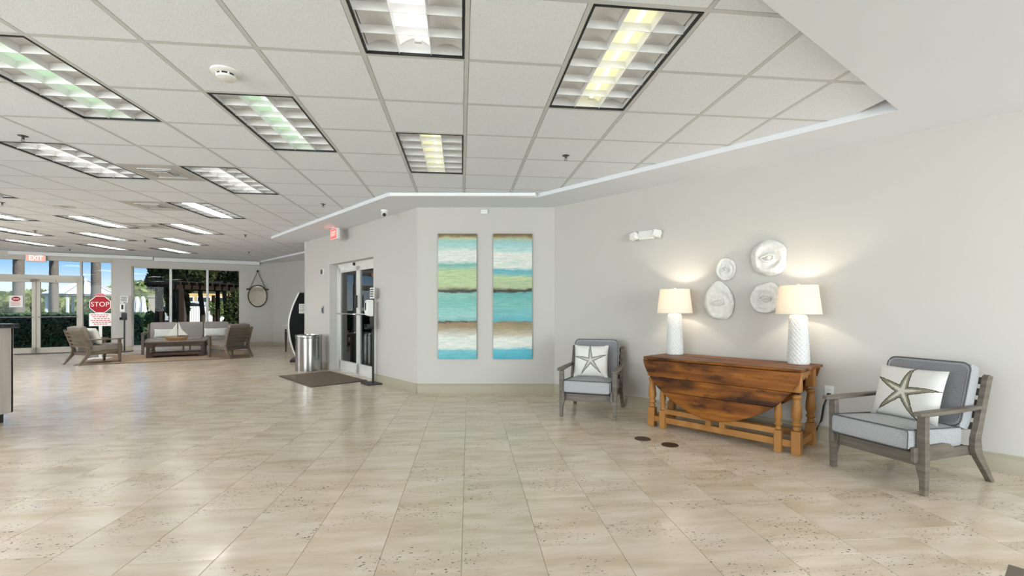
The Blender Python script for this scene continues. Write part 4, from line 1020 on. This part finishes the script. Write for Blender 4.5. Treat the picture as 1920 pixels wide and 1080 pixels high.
# ------------------------------------------------------------------ lounge
wd_, wn_ = W_far.d, W_far.n
rugc = Vector((-8.55, 11.75))
t = thing('area_rug', 'tan brown low pile rug under the lounge coffee table', 'rug', (rugc.x, rugc.y, 0), W_far.rz)
MB().prism(rrect(3.3, 2.3, .02), 0, .008, 'z').build('pile', M_rug, t); MB().tube([(x, y, .006) for x, y in rrect(3.3, 2.3, .02)], .006, 6, True).build('binding', M_walnut, t)
M_woodtan = mat('taupe_wood', (.105, .08, .054), .5, noise=((3, 3, 30), (.175, .138, .10), .35, .7))
fa = Vector((.38, .92)).normalized(); ra = Vector((-fa.y, fa.x))*-1
pa_ = Vector((-9.86, 10.16))+Vector((fa.y, -fa.x))*.305+fa*.42
lc1 = chair('taupe lounge armchair seen from behind, left of the coffee table near the entrance', M_woodtan, M_fabtan, M_fabtan, pa_, fa, 'lounge armchairs', False)
pillow('throw_cushion', 'cream cushion on the left lounge armchair seen from behind', .42, .40, .13, M_cream, local(lc1, (0, .03, .61), rx=R(72)), 'cream lounge cushions')
fb = Vector((-.93, .37)).normalized()
pb_ = Vector((-6.88, 11.28))+Vector((fb.y, -fb.x))*.305+fb*.42
lc2 = chair('taupe lounge armchair seen from behind, right of the coffee table below the mirror', M_woodtan, M_fabtan, M_fabtan, pb_, fb, 'lounge armchairs', False)

# sofa in front of the window
sp_ = Vector((-9.73, 12.16)); sw = 1.95
sc_ = sp_+wd_*(sw/2)-wn_*.42
t = thing('lounge_sofa', 'grey three seat sofa with wooden frame in front of the lounge window', 'sofa', (sc_.x, sc_.y, 0), W_far.rz)
M_fabsofa = mat('mauve_grey_fabric', (.25, .225, .215), .95, spec=.1, noise=((120, 120, 120), (.31, .285, .275), .35, .65))
for s_ in (-1, 1):
    MB().prism([(s*0, 0) for s in ()] or [(-.42, 0), (-.38, 0), (-.35, .22), (-.35, .57), (-.40, .57), (-.41, .22)], s_*sw/2-.03, s_*sw/2+.03, 'x').build('front_leg', M_woodtan, t, bevel=.004)
    MB().prism([(.44, 0), (.40, 0), (.26, .22), (.26, .33), (.36, .80), (.42, .80), (.33, .35), (.33, .22)], s_*sw/2-.02, s_*sw/2+.02, 'x').build('rear_leg', M_woodtan, t, bevel=.004)
    MB().box((s_*sw/2-.035, -.44, .555), (s_*sw/2+.035, .34, .585)).build('armrest', M_woodtan, t, bevel=.006)
for x in (-.1, .05): MB().prism([(-.36, 0), (-.33, 0), (-.30, .22), (-.36, .22)], x-.02, x+.02, 'x').build('middle_leg', M_woodtan, t)
MB().box((-sw/2+.03, -.37, .20), (sw/2-.03, -.34, .27)).build('front_rail', M_woodtan, t); MB().box((-sw/2, .27, .22), (sw/2, .30, .29)).build('rear_rail', M_woodtan, t)
MB().box((-sw/2, .385, .74), (sw/2, .41, .80)).build('top_rail', M_woodtan, t)
for k in range(3):
    x = (k-1)*.62
    c = rbox(.61, .66, .15, .03, .012).build('seat_cushion', M_fabsofa, t); c.location = (x, -.09, .27)
    c = rbox(.61, .14, .46, .035, 0).build('back_cushion', M_fabsofa, t); c.location = (x, .235, .39); c.rotation_euler = (R(-14), 0, 0)
for k, (x, lab) in enumerate(((-.52, 'long pale lumbar cushion on the left of the sofa behind the sailboat'), (.62, 'long pale lumbar cushion on the right seat of the sofa'))):
    pillow('lumbar_cushion', lab, .56, .24, .12, mat('pale_green_white', (.66, .69, .63), .9), local(t, (x, .015, .545), rx=R(74)), 'lumbar cushions of the sofa')
# coffee table
ca = Vector((-9.03, 11.40)); cc = ca+wd_*.60-wn_*.32
t = thing('coffee_table', 'low dark wooden coffee table in the lounge carrying a model sailboat', 'table', (cc.x, cc.y, .0085), W_far.rz)
M_ctop = mat('worn_top', (.13, .105, .085), .35, noise=((4, 20, 20), (.22, .19, .16), .35, .7))
for k in range(4): MB().box((-.64, -.34+.17*k+.001, .375), (.64, -.17+.17*k-.001, .41)).build('top_board', M_ctop, t, bevel=.004)
for s_ in (-1, 1):
    MB().box((-.58, s_*.29-.012, .30), (.58, s_*.29+.012, .375)).build('apron', M_walnut, t)
    MB().box((-.56, s_*.28-.02, .04), (.56, s_*.28+.02, .10)).build('stretcher', M_walnut, t, bevel=.004)
    MB().box((s_*.56-.02, -.26, .04), (s_*.56+.02, .26, .10)).build('end_stretcher', M_walnut, t, bevel=.004)
    for q in (-1, 1):
        lg = MB().prism([(s_*.60-.015*s_*0+a, b) for a, b in ((-.0, 0), (0, .375), (-s_*.16, .375), (-s_*.16, .33), (-s_*.10, .28), (-s_*.075, .22), (-s_*.075, .14), (-s_*.11, .06), (-s_*.14, .05), (-s_*.14, 0))], q*.30-.03, q*.30+.03, 'y').build('leg', M_walnut, t, bevel=.004)
MB().box((-.54, -.26, .06), (.54, .26, .075)).build('shelf', M_walnut, t)
# sailboat
p = at(335, 637, 11.85); bp_ = Vector((-8.55, 11.78, .4185))
t = thing('model_sailboat', 'wooden model sailboat with two white sails on the coffee table', 'model boat', bp_, W_far.rz+R(8))
hull = []; hf = []
n = 12
for i in range(n+1):
    q = i/n; x = -.26+.52*q; wdt = .075*math.sin(PI*min(1, .12+q*.88))**.7; zt = .075+.025*(2*q-1)**2; zb = .02+.03*(2*q-1)**4
    hull += [(x, -wdt, zt), (x*.9, -wdt*.6, zb), (x*.85, 0, .0+(.02*(2*q-1)**4)), (x*.9, wdt*.6, zb), (x, wdt, zt)]
for i in range(n):
    for k in range(4): hf.append((i*5+k, i*5+k+1, (i+1)*5+k+1, (i+1)*5+k))
    hf.append((i*5, (i+1)*5, (i+1)*5+4, i*5+4))
hf += [tuple(range(5)), tuple(range(n*5+4, n*5-1, -1))]
M_honey = mat('honey_wood', (.40, .22, .09), .4, noise=((4, 20, 20), (.52, .31, .14), .35, .7))
MB().add(hull, hf).build('hull', M_honey, t)
MB().prism([(x*.9, y*.75) for x, y in ((-.26, 0), (-.15, -.06), (0, -.075), (.15, -.06), (.26, 0), (.15, .06), (0, .075), (-.15, .06))], .076, .084, 'z').build('deck', M_honey, t)
MB().lathe([(.008, .08), (.005, .50)], 10, T((.02, 0, 0))).build('mast', M_walnut, t)
MB().tube([(.02, 0, .115), (.24, 0, .115)], .005, 6).build('boom', M_walnut, t)
MB().prism([(.032, .13), (.23, .125), (.10, .28), (.032, .48)], -.004, .004, 'y').build('main_sail', M_cream, t); MB().prism([(.008, .13), (-.20, .12), (-.08, .30), (.008, .46)], -.004, .004, 'y').build('jib_sail', M_cream, t)

# ------------------------------------------------------------------ stop sign stand and the far sanitiser stand
p = at(188, 571, 11.35); face = math.atan2(-p.x, p.y)   # facing the room
t = thing('stop_sign_stand', 'red octagonal STOP sign over a white notice on a stand by the entrance', 'sign', (p.x, p.y, 0), R(22))
MB().prism(rrect(.40, .32, .03), 0, .02, 'z').build('base', M_plastic, t); MB().box((-.03, .0, .02), (.03, .03, 1.5)).build('post', M_plastic, t)
oc = [(.225*math.cos(PI/8+k*PI/4), 1.33+.225*math.sin(PI/8+k*PI/4)) for k in range(8)]; oi = [(x*.93, 1.33+(z-1.33)*.93) for x, z in oc]
og = MB().prism(oc, -.008, 0, 'y').build('octagon', M_plastic, t); MB().prism(oi, -.0105, -.008, 'y').build('red_face', M_red, og)
text('lettering', 'STOP', .165, M_plastic, t, (0, -.0125, 1.33), (PI/2, 0, 0), sx=.92)
nb = MB().box((-.215, -.008, .80), (.215, 0, 1.115)).build('notice_panel', M_plastic, t)
pr = MB(); rr_ = random.Random(9)
for k in range(6):
    z = 1.075-.045*k; x = -.18+.03*(k % 3)
    while x < .16-.02*(k % 2): w_ = rr_.uniform(.03, .07); pr.box((x, -.0095, z-.010), (x+w_, -.008, z+.010)); x += w_+.014
pr.build('print', M_redtxt, nb, kind='stuff')
tp_ = MB().prism([(-.10, 1.545), (.10, 1.545), (.06, 1.60), (-.06, 1.60)], -.008, 0, 'y').build('top_tab', M_redtxt, t)
p = fl(233, 659.5); dispenser('far black sanitizer stand in front of the pillar beside the STOP sign', (p.x, p.y, 0), R(18))
# far exit sign above the door
s_, z = W_far.at(69, 484.5); t = thing('exit_sign', 'pale red EXIT sign above the far entrance doors', 'sign', W_far.pt(s_, z, .02), W_far.rz)
MB().box((-.20, -.045, -.095), (.20, 0, .095)).build('housing', M_cream, t, bevel=.006); MB().box((-.185, -.049, -.08), (.185, -.045, .08)).build('face', mat('exit_pink', (.72, .33, .30), .5, emit=((1, .35, .30), .35)), t)
text('lettering', 'EXIT', .17, mat('exit_white', (.95, .88, .85), .5, emit=((1, .9, .86), .7)), t, (0, -.0505, 0), (PI/2, 0, 0), sx=.8)
# notice on the left door leaf
s_, z = W_far.at(28.5, 565); t = thing('door_notice', 'white notice with red oval stuck on the left entrance door', 'notice', W_far.pt(s_, z, -.05), W_far.rz)
MB().box((-.13, -.004, -.155), (.13, 0, .155)).build('sheet', M_plastic, t)
MB().prism([(.085*math.cos(a), .065+.06*math.sin(a)) for a in [2*PI*i/24 for i in range(24)]], -.006, -.004, 'y').build('red_oval', M_red, t)
MB().box((-.06, -.008, .053), (.06, -.006, .077)).build('white_bar', M_plastic, t)
pr = MB()
for k in range(4): pr.box((-.10, -.0055, -.02-.03*k), (.09-.02*(k % 2), -.004, -.008-.03*k))
pr.build('print', M_redtxt, t, kind='stuff')

# ------------------------------------------------------------------ reception desk edge at the left, low table corner at the lower right
t = thing('reception_desk', 'grey wood front desk with black stone top at the left photo edge', 'desk', (-5.5, 5.10, 0))
M_deskw = mat('greyed_panel', (.52, .48, .455), .5, noise=((12, 12, 1.2), (.64, .59, .56), .35, .7))
MB().box((-6.3, -3.2, .10), (-.02, -.03, 1.03)).build('carcass', M_deskw, t)
for k in range(5): MB().box((-.02, -.64*(k+1)+.005, .10), (0, -.64*k-.005, 1.03)).build('panel', M_deskw, t, bevel=.003)
for k in range(9): MB().box((-.70*(k+1)+.005, -.03, .10), (-.70*k-.005 if k else .0, -.008, 1.03)).build('panel', M_deskw, t, bevel=.003)
MB().box((-6.28, -3.2, 0), (-.05, -.06, .10)).build('plinth', M_dark, t)
MB().box((-6.35, -3.25, 1.03), (.035, .03, 1.075)).build('stone_top', mat('black_stone', (.02, .024, .03), .12, noise=((30, 30, 30), (.06, .065, .075), .4, .7)), t, bevel=.006)

tz = .45; q = fl(1891, 1058, tz); q2 = fl(1920, 1069, tz); q3 = fl(1884, 1080, tz)
dx = (q2-q); dx.z = 0; dx.normalize(); rzt = math.atan2(-.78, .62)
t = thing('side_table', 'corner of a low brown wooden table with pale inset top at the lower right', 'table', (q.x, q.y, 0), rzt)
M_sfr = mat('brown_frame', (.13, .10, .07), .45)
MB().box((0, -.55, tz-.05), (.035, 0, tz)).box((.66, -.55, tz-.05), (.695, 0, tz)).box((.035, -.035, tz-.05), (.66, 0, tz)).box((.035, -.55, tz-.05), (.66, -.515, tz)).build('frame', M_sfr, t, weld=False)
MB().box((.035, -.515, tz-.02), (.66, -.035, tz-.004)).build('inset_top', mat('pale_inset', (.42, .40, .35), .35), t)
for x in (.0, .65):
    for y in (-.55, -.045): MB().box((x, y, 0), (x+.045, y+.045, tz-.05)).build('leg', M_sfr, t, bevel=.003)

# ------------------------------------------------------------------ outside
def leafmat(name, a, b):
    m = bpy.data.materials.new(name); m.use_nodes = True; nt = m.node_tree; bs = nt.nodes['Principled BSDF']
    bs.inputs['Roughness'].default_value = .6; bs.inputs['Specular IOR Level'].default_value = .2
    g = nt.nodes.new('ShaderNodeNewGeometry'); r_ = nt.nodes.new('ShaderNodeValToRGB'); r_.color_ramp.elements[0].color = (*a, 1); r_.color_ramp.elements[1].color = (*b, 1)
    nt.links.new(g.outputs['Random Per Island'], r_.inputs[0]); nt.links.new(r_.outputs[0], bs.inputs['Base Color'])
    tr = nt.nodes.new('ShaderNodeBsdfTranslucent'); nt.links.new(r_.outputs[0], tr.inputs[0]); mx = nt.nodes.new('ShaderNodeMixShader'); mx.inputs[0].default_value = .3
    nt.links.new(bs.outputs[0], mx.inputs[1]); nt.links.new(tr.outputs[0], mx.inputs[2]); nt.links.new(mx.outputs[0], nt.nodes['Material Output'].inputs[0]); return m
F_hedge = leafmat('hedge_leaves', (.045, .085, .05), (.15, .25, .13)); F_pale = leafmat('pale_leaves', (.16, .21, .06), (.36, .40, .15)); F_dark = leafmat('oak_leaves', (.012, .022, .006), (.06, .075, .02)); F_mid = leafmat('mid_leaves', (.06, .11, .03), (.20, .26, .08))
M_trunk = mat('palm_bark', (.11, .09, .08), .9, noise=((6, 6, 30), (.20, .165, .145), .35, .65)); M_bark = mat('oak_bark', (.045, .035, .028), .9)
def leaves(name, n, shape, size, m, parent=None, seed=1):
    rs = random.Random(seed); V = []; Fc = []
    for i in range(n):
        p = Vector(shape(rs)); a = Vector((rs.gauss(0, 1), rs.gauss(0, 1), rs.gauss(0, 1))).normalized(); b_ = a.orthogonal().normalized(); s = size*rs.uniform(.6, 1.4)
        k = len(V); V += [tuple(p-a*s), tuple(p+b_*s*.45), tuple(p+a*s), tuple(p-b_*s*.45)]; Fc.append((k, k+1, k+2, k+3))
    me = bpy.data.meshes.new(name); me.from_pydata(V, [], Fc); me.materials.append(m); o = bpy.data.objects.new(name, me); C.objects.link(o)
    if parent: o.parent = parent
    o['kind'] = 'stuff' ; return o
def ell(cx, cy, cz, rx, ry, rz, shell=.55):
    def f(rs):
        d_ = Vector((rs.gauss(0, 1), rs.gauss(0, 1), rs.gauss(0, 1))).normalized()*rs.uniform(shell, 1)**.6
        return (cx+d_.x*rx, cy+d_.y*ry, cz+d_.z*rz)
    return f
gz = -.10
M_lawn = mat('lawn', (.035, .06, .02), .95, spec=.1, noise=((.9, .9, .9), (.085, .12, .04), .35, .65))
struct(MB().box((-90, -30, gz-.2), (40, 110, gz)).build('ground', M_lawn, smooth=0), 'lawn and planting ground outside')
M_conc = mat('pale_concrete', (.42, .38, .31), .9)
def strip(name, l0, l1, o0, o1, m, dz, lab):
    return struct(MB().box((l0, o0, gz-.05), (l1, o1, gz+dz), T(W_far.pt(0), rz=W_far.rz)).build(name, m, smooth=0), lab)
strip('path_terrace', -7, 7, .2, 2.6, mat('terrace_slab', (.30, .29, .28), .8), .03, 'paved strip outside the glazed wall')
strip('path_sunny', -12, 14, 9.5, 12.5, M_conc, .02, 'sunny pale path beyond the lawn')
# hedge outside the doors
t = thing('clipped_hedge', 'long dark clipped hedge outside the entrance doors', 'hedge', W_far.pt(0, gz, -4.0), W_far.rz)
HZ = 1.10
def hb(rs):
    x = rs.uniform(-6.5, 1.55); y = rs.uniform(0, .95); z = rs.uniform(0, HZ); k = rs.random()
    if k < .55: y = rs.uniform(-.06, .08)
    elif k < .85: z = HZ+rs.uniform(-.10, .07)
    return (x, y, z)
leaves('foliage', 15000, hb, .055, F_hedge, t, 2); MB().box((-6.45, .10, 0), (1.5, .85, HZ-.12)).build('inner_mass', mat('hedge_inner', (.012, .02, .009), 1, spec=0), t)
# palms
def palm(u, D, r0, lab):
    p = at(u, V0, D); t = thing('palm_tree', lab, 'palm tree', (p.x, p.y, gz), 0, 'palm trees outside the doors')
    hgt = 6.6; prof = []
    n = 36
    for i in range(n+1):
        q = i/n; prof.append((r0*(1.18-.30*q+.035*(i % 2)), hgt*q))
    MB().lathe(prof, 16).build('trunk', M_trunk, t)
    for k in range(14):
        a = k*2*PI/14+.2; dr = random.Random(k).uniform(-.5, .35); fr = MB(); prev = None; v = []; f = []
        for i in range(9):
            q = i/8; L_ = 1.9*q; x, y = L_*math.cos(a), L_*math.sin(a); z = hgt+.1+.75*math.sin(q*2.2)*(1+dr)-1.3*q*q*(1-dr); w_ = .34*math.sin(PI*min(1, .08+q*.95))
            px, py = -math.sin(a), math.cos(a); v += [(x-px*w_, y-py*w_, z-.12*w_), (x, y, z), (x+px*w_, y+py*w_, z-.12*w_)]
        for i in range(8): f += [(i*3, i*3+1, i*3+4, i*3+3), (i*3+1, i*3+2, i*3+5, i*3+4)]
        fr.add(v, f).build('frond', F_mid, t)
palm(35, 21.5, .185, 'palm trunk seen through the left entrance door, leftmost of three'); palm(101, 23, .165, 'palm trunk seen through the right entrance door'); palm(180, 22, .175, 'palm trunk seen through the sidelight above the STOP sign')
# gazebo
p = at(160, V0, 33); t = thing('garden_gazebo', 'white ribbed octagonal gazebo roof seen through the entrance glazing', 'gazebo', (p.x, p.y, gz), .3)
ez, pz, gr = 2.22+.1, 3.15+.1, 2.25
M_gaz = mat('gazebo_white', (.74, .75, .78), .5)
for k in range(16):
    a0, a1 = 2*PI*k/16, 2*PI*(k+1)/16
    MB().add([(gr*math.cos(a0), gr*math.sin(a0), ez), (gr*math.cos(a1), gr*math.sin(a1), ez), (.12*math.cos(a1), .12*math.sin(a1), pz), (.12*math.cos(a0), .12*math.sin(a0), pz), (gr*math.cos(a0), gr*math.sin(a0), ez-.04), (gr*math.cos(a1), gr*math.sin(a1), ez-.04), (.12*math.cos(a1), .12*math.sin(a1), pz-.04), (.12*math.cos(a0), .12*math.sin(a0), pz-.04)],
             [(0, 1, 2, 3), (4, 7, 6, 5), (0, 4, 5, 1), (1, 5, 6, 2), (2, 6, 7, 3), (3, 7, 4, 0)]).build('roof_panel', M_gaz, t)
    MB().tube([(gr*math.cos(a0), gr*math.sin(a0), ez+.02), (.12*math.cos(a0), .12*math.sin(a0), pz+.02)], .03, 5).build('rib', M_greyp if k % 3 == 0 else M_gaz, t)
for k in range(8):
    a = 2*PI*k/8; MB().box((gr*.9*math.cos(a)-.06, gr*.9*math.sin(a)-.06, 0), (gr*.9*math.cos(a)+.06, gr*.9*math.sin(a)+.06, ez)).build('post', M_gaz, t)
MB().lathe([(gr*.97, ez-.16), (gr*.97, ez-.03)], 16, cap=False).build('fascia', M_greyp, t); MB().lathe([(.14, pz-.05), (.10, pz+.12), (.02, pz+.2)], 12).build('finial', M_gaz, t)
# trees beyond
def tree(u, D, top, rad, fol, lab, n=1500, trunk=.16, size=.16, low=.2, grp='trees beyond the lawn', bark=None):
    p = at(u, V0, D); t = thing('garden_tree', lab, 'tree', (p.x, p.y, gz), 0, grp); cz = (top+low)/2
    fo = leaves('foliage', n, ell(0, 0, cz, rad, rad, (top-low)/2, .3), size, fol, t, int(u*7+D)); MB().lathe([(trunk*1.3, 0), (trunk, .5), (trunk*.7, cz)], 10).build('trunk', bark or M_bark, t); return t
labs = ['pale green round tree far left beyond the hedge', 'pale green tree between the first and second palm trunk', 'pale green tree behind the second palm trunk', 'pale green tree behind the gazebo', 'pale green tree right of the gazebo', 'pale tree seen at the left end of the lounge window', 'pale green tree cut by the left photo edge']
for k, (u, D, top, rad) in enumerate(((18, 44, 2.9, 2.6), (62, 46, 2.5, 2.4), (84, 43, 3.1, 2.3), (140, 47, 2.7, 2.6), (205, 44, 3.4, 2.3), (256, 40, 3.7, 2.2), (-30, 44, 3.0, 3.0))):
    tree(u, D, top, rad, F_pale, labs[k], size=.26)
for k, (u, D, top, rad) in enumerate(((40, 52, 2.3, 3.2), (110, 54, 2.2, 3.4), (180, 52, 2.4, 3.4), (235, 50, 2.4, 3.0))):
    tree(u, D, top, rad, F_pale, ['distant pale shrub bank below the leftmost palm', 'distant pale shrub bank beside the gazebo left', 'distant pale shrub bank under the gazebo eave', 'distant pale shrub bank right of the gazebo'][k], size=.3, low=-.1)
# dark oaks over the window
def oak(u, D, blobs, lab, trunk_to, n=2600, tr=.2):
    p = at(u, V0, D); t = thing('oak_tree', lab, 'tree', (p.x, p.y, gz), 0, 'dark trees outside the lounge window')
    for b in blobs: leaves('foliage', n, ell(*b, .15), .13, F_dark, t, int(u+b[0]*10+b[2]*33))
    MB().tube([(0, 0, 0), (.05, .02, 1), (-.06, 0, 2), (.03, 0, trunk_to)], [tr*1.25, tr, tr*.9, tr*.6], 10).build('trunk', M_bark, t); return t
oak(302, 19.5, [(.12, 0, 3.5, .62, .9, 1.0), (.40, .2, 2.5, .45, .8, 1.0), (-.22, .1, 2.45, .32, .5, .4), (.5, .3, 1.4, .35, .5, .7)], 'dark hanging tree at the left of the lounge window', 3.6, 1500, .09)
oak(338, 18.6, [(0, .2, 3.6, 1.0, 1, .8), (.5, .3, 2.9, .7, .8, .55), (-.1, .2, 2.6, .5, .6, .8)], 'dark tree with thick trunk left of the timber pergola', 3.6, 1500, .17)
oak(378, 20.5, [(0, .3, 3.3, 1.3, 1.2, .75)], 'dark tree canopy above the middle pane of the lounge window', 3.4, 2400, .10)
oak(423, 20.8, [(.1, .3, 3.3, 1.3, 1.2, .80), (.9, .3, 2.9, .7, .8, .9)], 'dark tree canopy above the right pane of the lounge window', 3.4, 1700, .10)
t = tree(447, 19.5, 2.2, .55, F_dark, 'dark bush at the right edge of the lounge window', 1800, .08, .09, .0, 'bushes outside the lounge window')
t = tree(254, 17.5, .62, .62, F_hedge, 'low dark shaded shrub at the left bottom of the lounge window', 1500, .05, .06, .0, 'bushes outside the lounge window')
t = tree(407, 24.5, 1.75, .55, F_mid, 'bright green bush above the white fence', 900, .06, .09, .9, 'bushes outside the lounge window')
t = tree(282, 21, 1.25, .3, F_mid, 'thin green shrub beside the pale pillar outside', 700, .05, .07, .1, 'bushes outside the lounge window')
# pergola
pA, pB = at(338, V0, 18.0), at(446, V0, 20.4); v_ = (pB-pA); ln_ = v_.length
M_perg = mat('dark_timber', (.018, .011, .007), .8, spec=.1)
t = thing('timber_pergola', 'dark brown timber pergola outside the lounge window', 'pergola', (pA.x, pA.y, gz), math.atan2(v_.y, v_.x))
zt_ = 1.25+36*18.2/FPX-gz
for x in (0, ln_):
    for y in (0, 1.2): MB().box((x-(.10 if x == 0 else .06), y-.06, 0), (x+(.10 if x == 0 else .06), y+.06, zt_)).build('post', M_perg, t)
for y in (0, 1.2): MB().box((-.3, y-.05, zt_-.03), (ln_+.3, y+.05, zt_+.14)).build('beam', M_perg, t)
for k in range(10): x = -.2+(ln_+.4)*k/9; MB().box((x-.035, -.3, zt_+.14), (x+.035, 1.5, zt_+.24)).build('rafter', M_perg, t)
MB().box((-.3, -.2, zt_+.24), (ln_+.3, 1.45, zt_+.27)).build('roof_board', M_perg, t)
# white fence with dark posts
fA, fB = at(352, V0, 23), at(444, V0, 25.5); v_ = fB-fA; ln_ = v_.length
M_pick = mat('white_pickets', (.74, .72, .70), .6)
t = thing('white_fence', 'white board fence with dark posts beyond the pergola', 'fence', (fA.x, fA.y, gz), math.atan2(v_.y, v_.x))
nk = 26
for k in range(nk): x = ln_*k/nk; MB().box((x+.01, 0, .1), (x+ln_/nk-.01, .025, 1.42)).build('board', M_pick, t, smooth=0)
for z in (.35, 1.2): MB().box((0, .025, z), (ln_, .07, z+.09)).build('rail', M_pick, t)
for k in range(5): x = ln_*k/4; MB().box((x-.05, -.06, 0), (x+.05, .06, 2.0 if k in (0, 2) else 1.6)).build('post', M_perg, t)
# ochre building
bA, bB = at(325, V0, 30), at(470, V0, 33); v_ = bB-bA; ln_ = v_.length
t = thing('ochre_building', 'low ochre building in sun behind the white fence', 'building', (bA.x, bA.y, gz), math.atan2(v_.y, v_.x))
M_och = mat('ochre_stucco', (.55, .36, .15), .9, noise=((.8, .8, .8), (.70, .50, .24), .35, .65))
MB().box((0, 0, 0), (ln_, 5, 2.75)).build('wall', M_och, t); MB().prism([(-.5, 2.72), (5.5, 2.72), (2.5, 3.7)], -.4, ln_+.4, 'x').build('roof', M_perg, t)
for k in range(4):
    x = .7+(ln_-1.6)*k/3; f = MB().box((x-.4, -.04, 1.0), (x+.4, .02, 2.1)).build('window', M_pick, t); MB().box((x-.34, -.05, 1.06), (x+.34, -.04, 2.04)).build('pane', M_dark, f)
# parked car
p = at(366, V0, 26.5); t = thing('car', 'pale car with rounded roof behind the white fence', 'car', (p.x, p.y, gz), R(20))
cpf = [(-2.1, .35), (2.1, .35), (2.15, .75), (1.95, .95), (1.1, 1.08), (.45, 1.60), (.0, 1.72), (-.9, 1.70), (-1.6, 1.45), (-2.05, 1.0), (-2.15, .7)]
M_car = mat('car_paint', (.62, .63, .64), .25, .1)
bd = MB().prism(cpf, 0, 1.75, 'y').build('body', M_car, t, bevel=.06, seg=3)
for y in (-.012, 1.75): MB().prism([(.98, 1.10), (.38, 1.54), (-.1, 1.63), (-.9, 1.61), (-1.5, 1.40), (-1.6, 1.10)], y, y+.012, 'y').build('side_glass', M_black, t)
for x in (-1.35, 1.35):
    for y in (-.02, 1.57): MB().lathe([(.12, 0), (.32, .01), (.33, .1), (.32, .19), (.12, .2)], 20, T((x, y+.2, .33), rx=PI/2)).build('wheel', M_black, t)
for y in (.15, 1.4): MB().box((2.10, y, .68), (2.17, y+.22, .80)).build('headlight', M_chrome, t)
# pale pillar and folded parasols
p = at(289, V0, 23); t = thing('pale_pillar', 'pale square masonry pillar seen through the left lounge pane', 'pillar', (p.x, p.y, gz), .4)
MB().box((-.19, -.19, 0), (.19, .19, 1.85)).build('shaft', M_conc, t, bevel=.01); MB().box((-.23, -.23, 1.85), (.23, .23, 1.95)).build('cap', M_conc, t, bevel=.01); MB().box((-.24, -.24, 0), (.24, .24, .2)).build('plinth', M_conc, t, bevel=.01)
for k, (u, D) in enumerate(((257, 27), (268, 26.5))):
    p = at(u, V0, D); t = thing('folded_parasol', ['folded white parasol, left one of two outside the lounge window', 'folded white parasol, right one of two outside the lounge window'][k], 'parasol', (p.x, p.y, gz), 0, 'folded parasols')
    MB().lathe([(.03, 0), (.03, 2.04)], 10).build('pole', M_greyp, t); MB().lathe([(.26, .0), (.26, .06), (.05, .09)], 20).build('base', M_greyp, t)
    MB().lathe([(.03, 2.0), (.07, 1.9), (.12, 1.5), (.17, 1.1), (.15, .9), (.08, .85)], 16, tw=lambda kk, i: .03*(i % 2)).build('canopy', M_gaz, t)
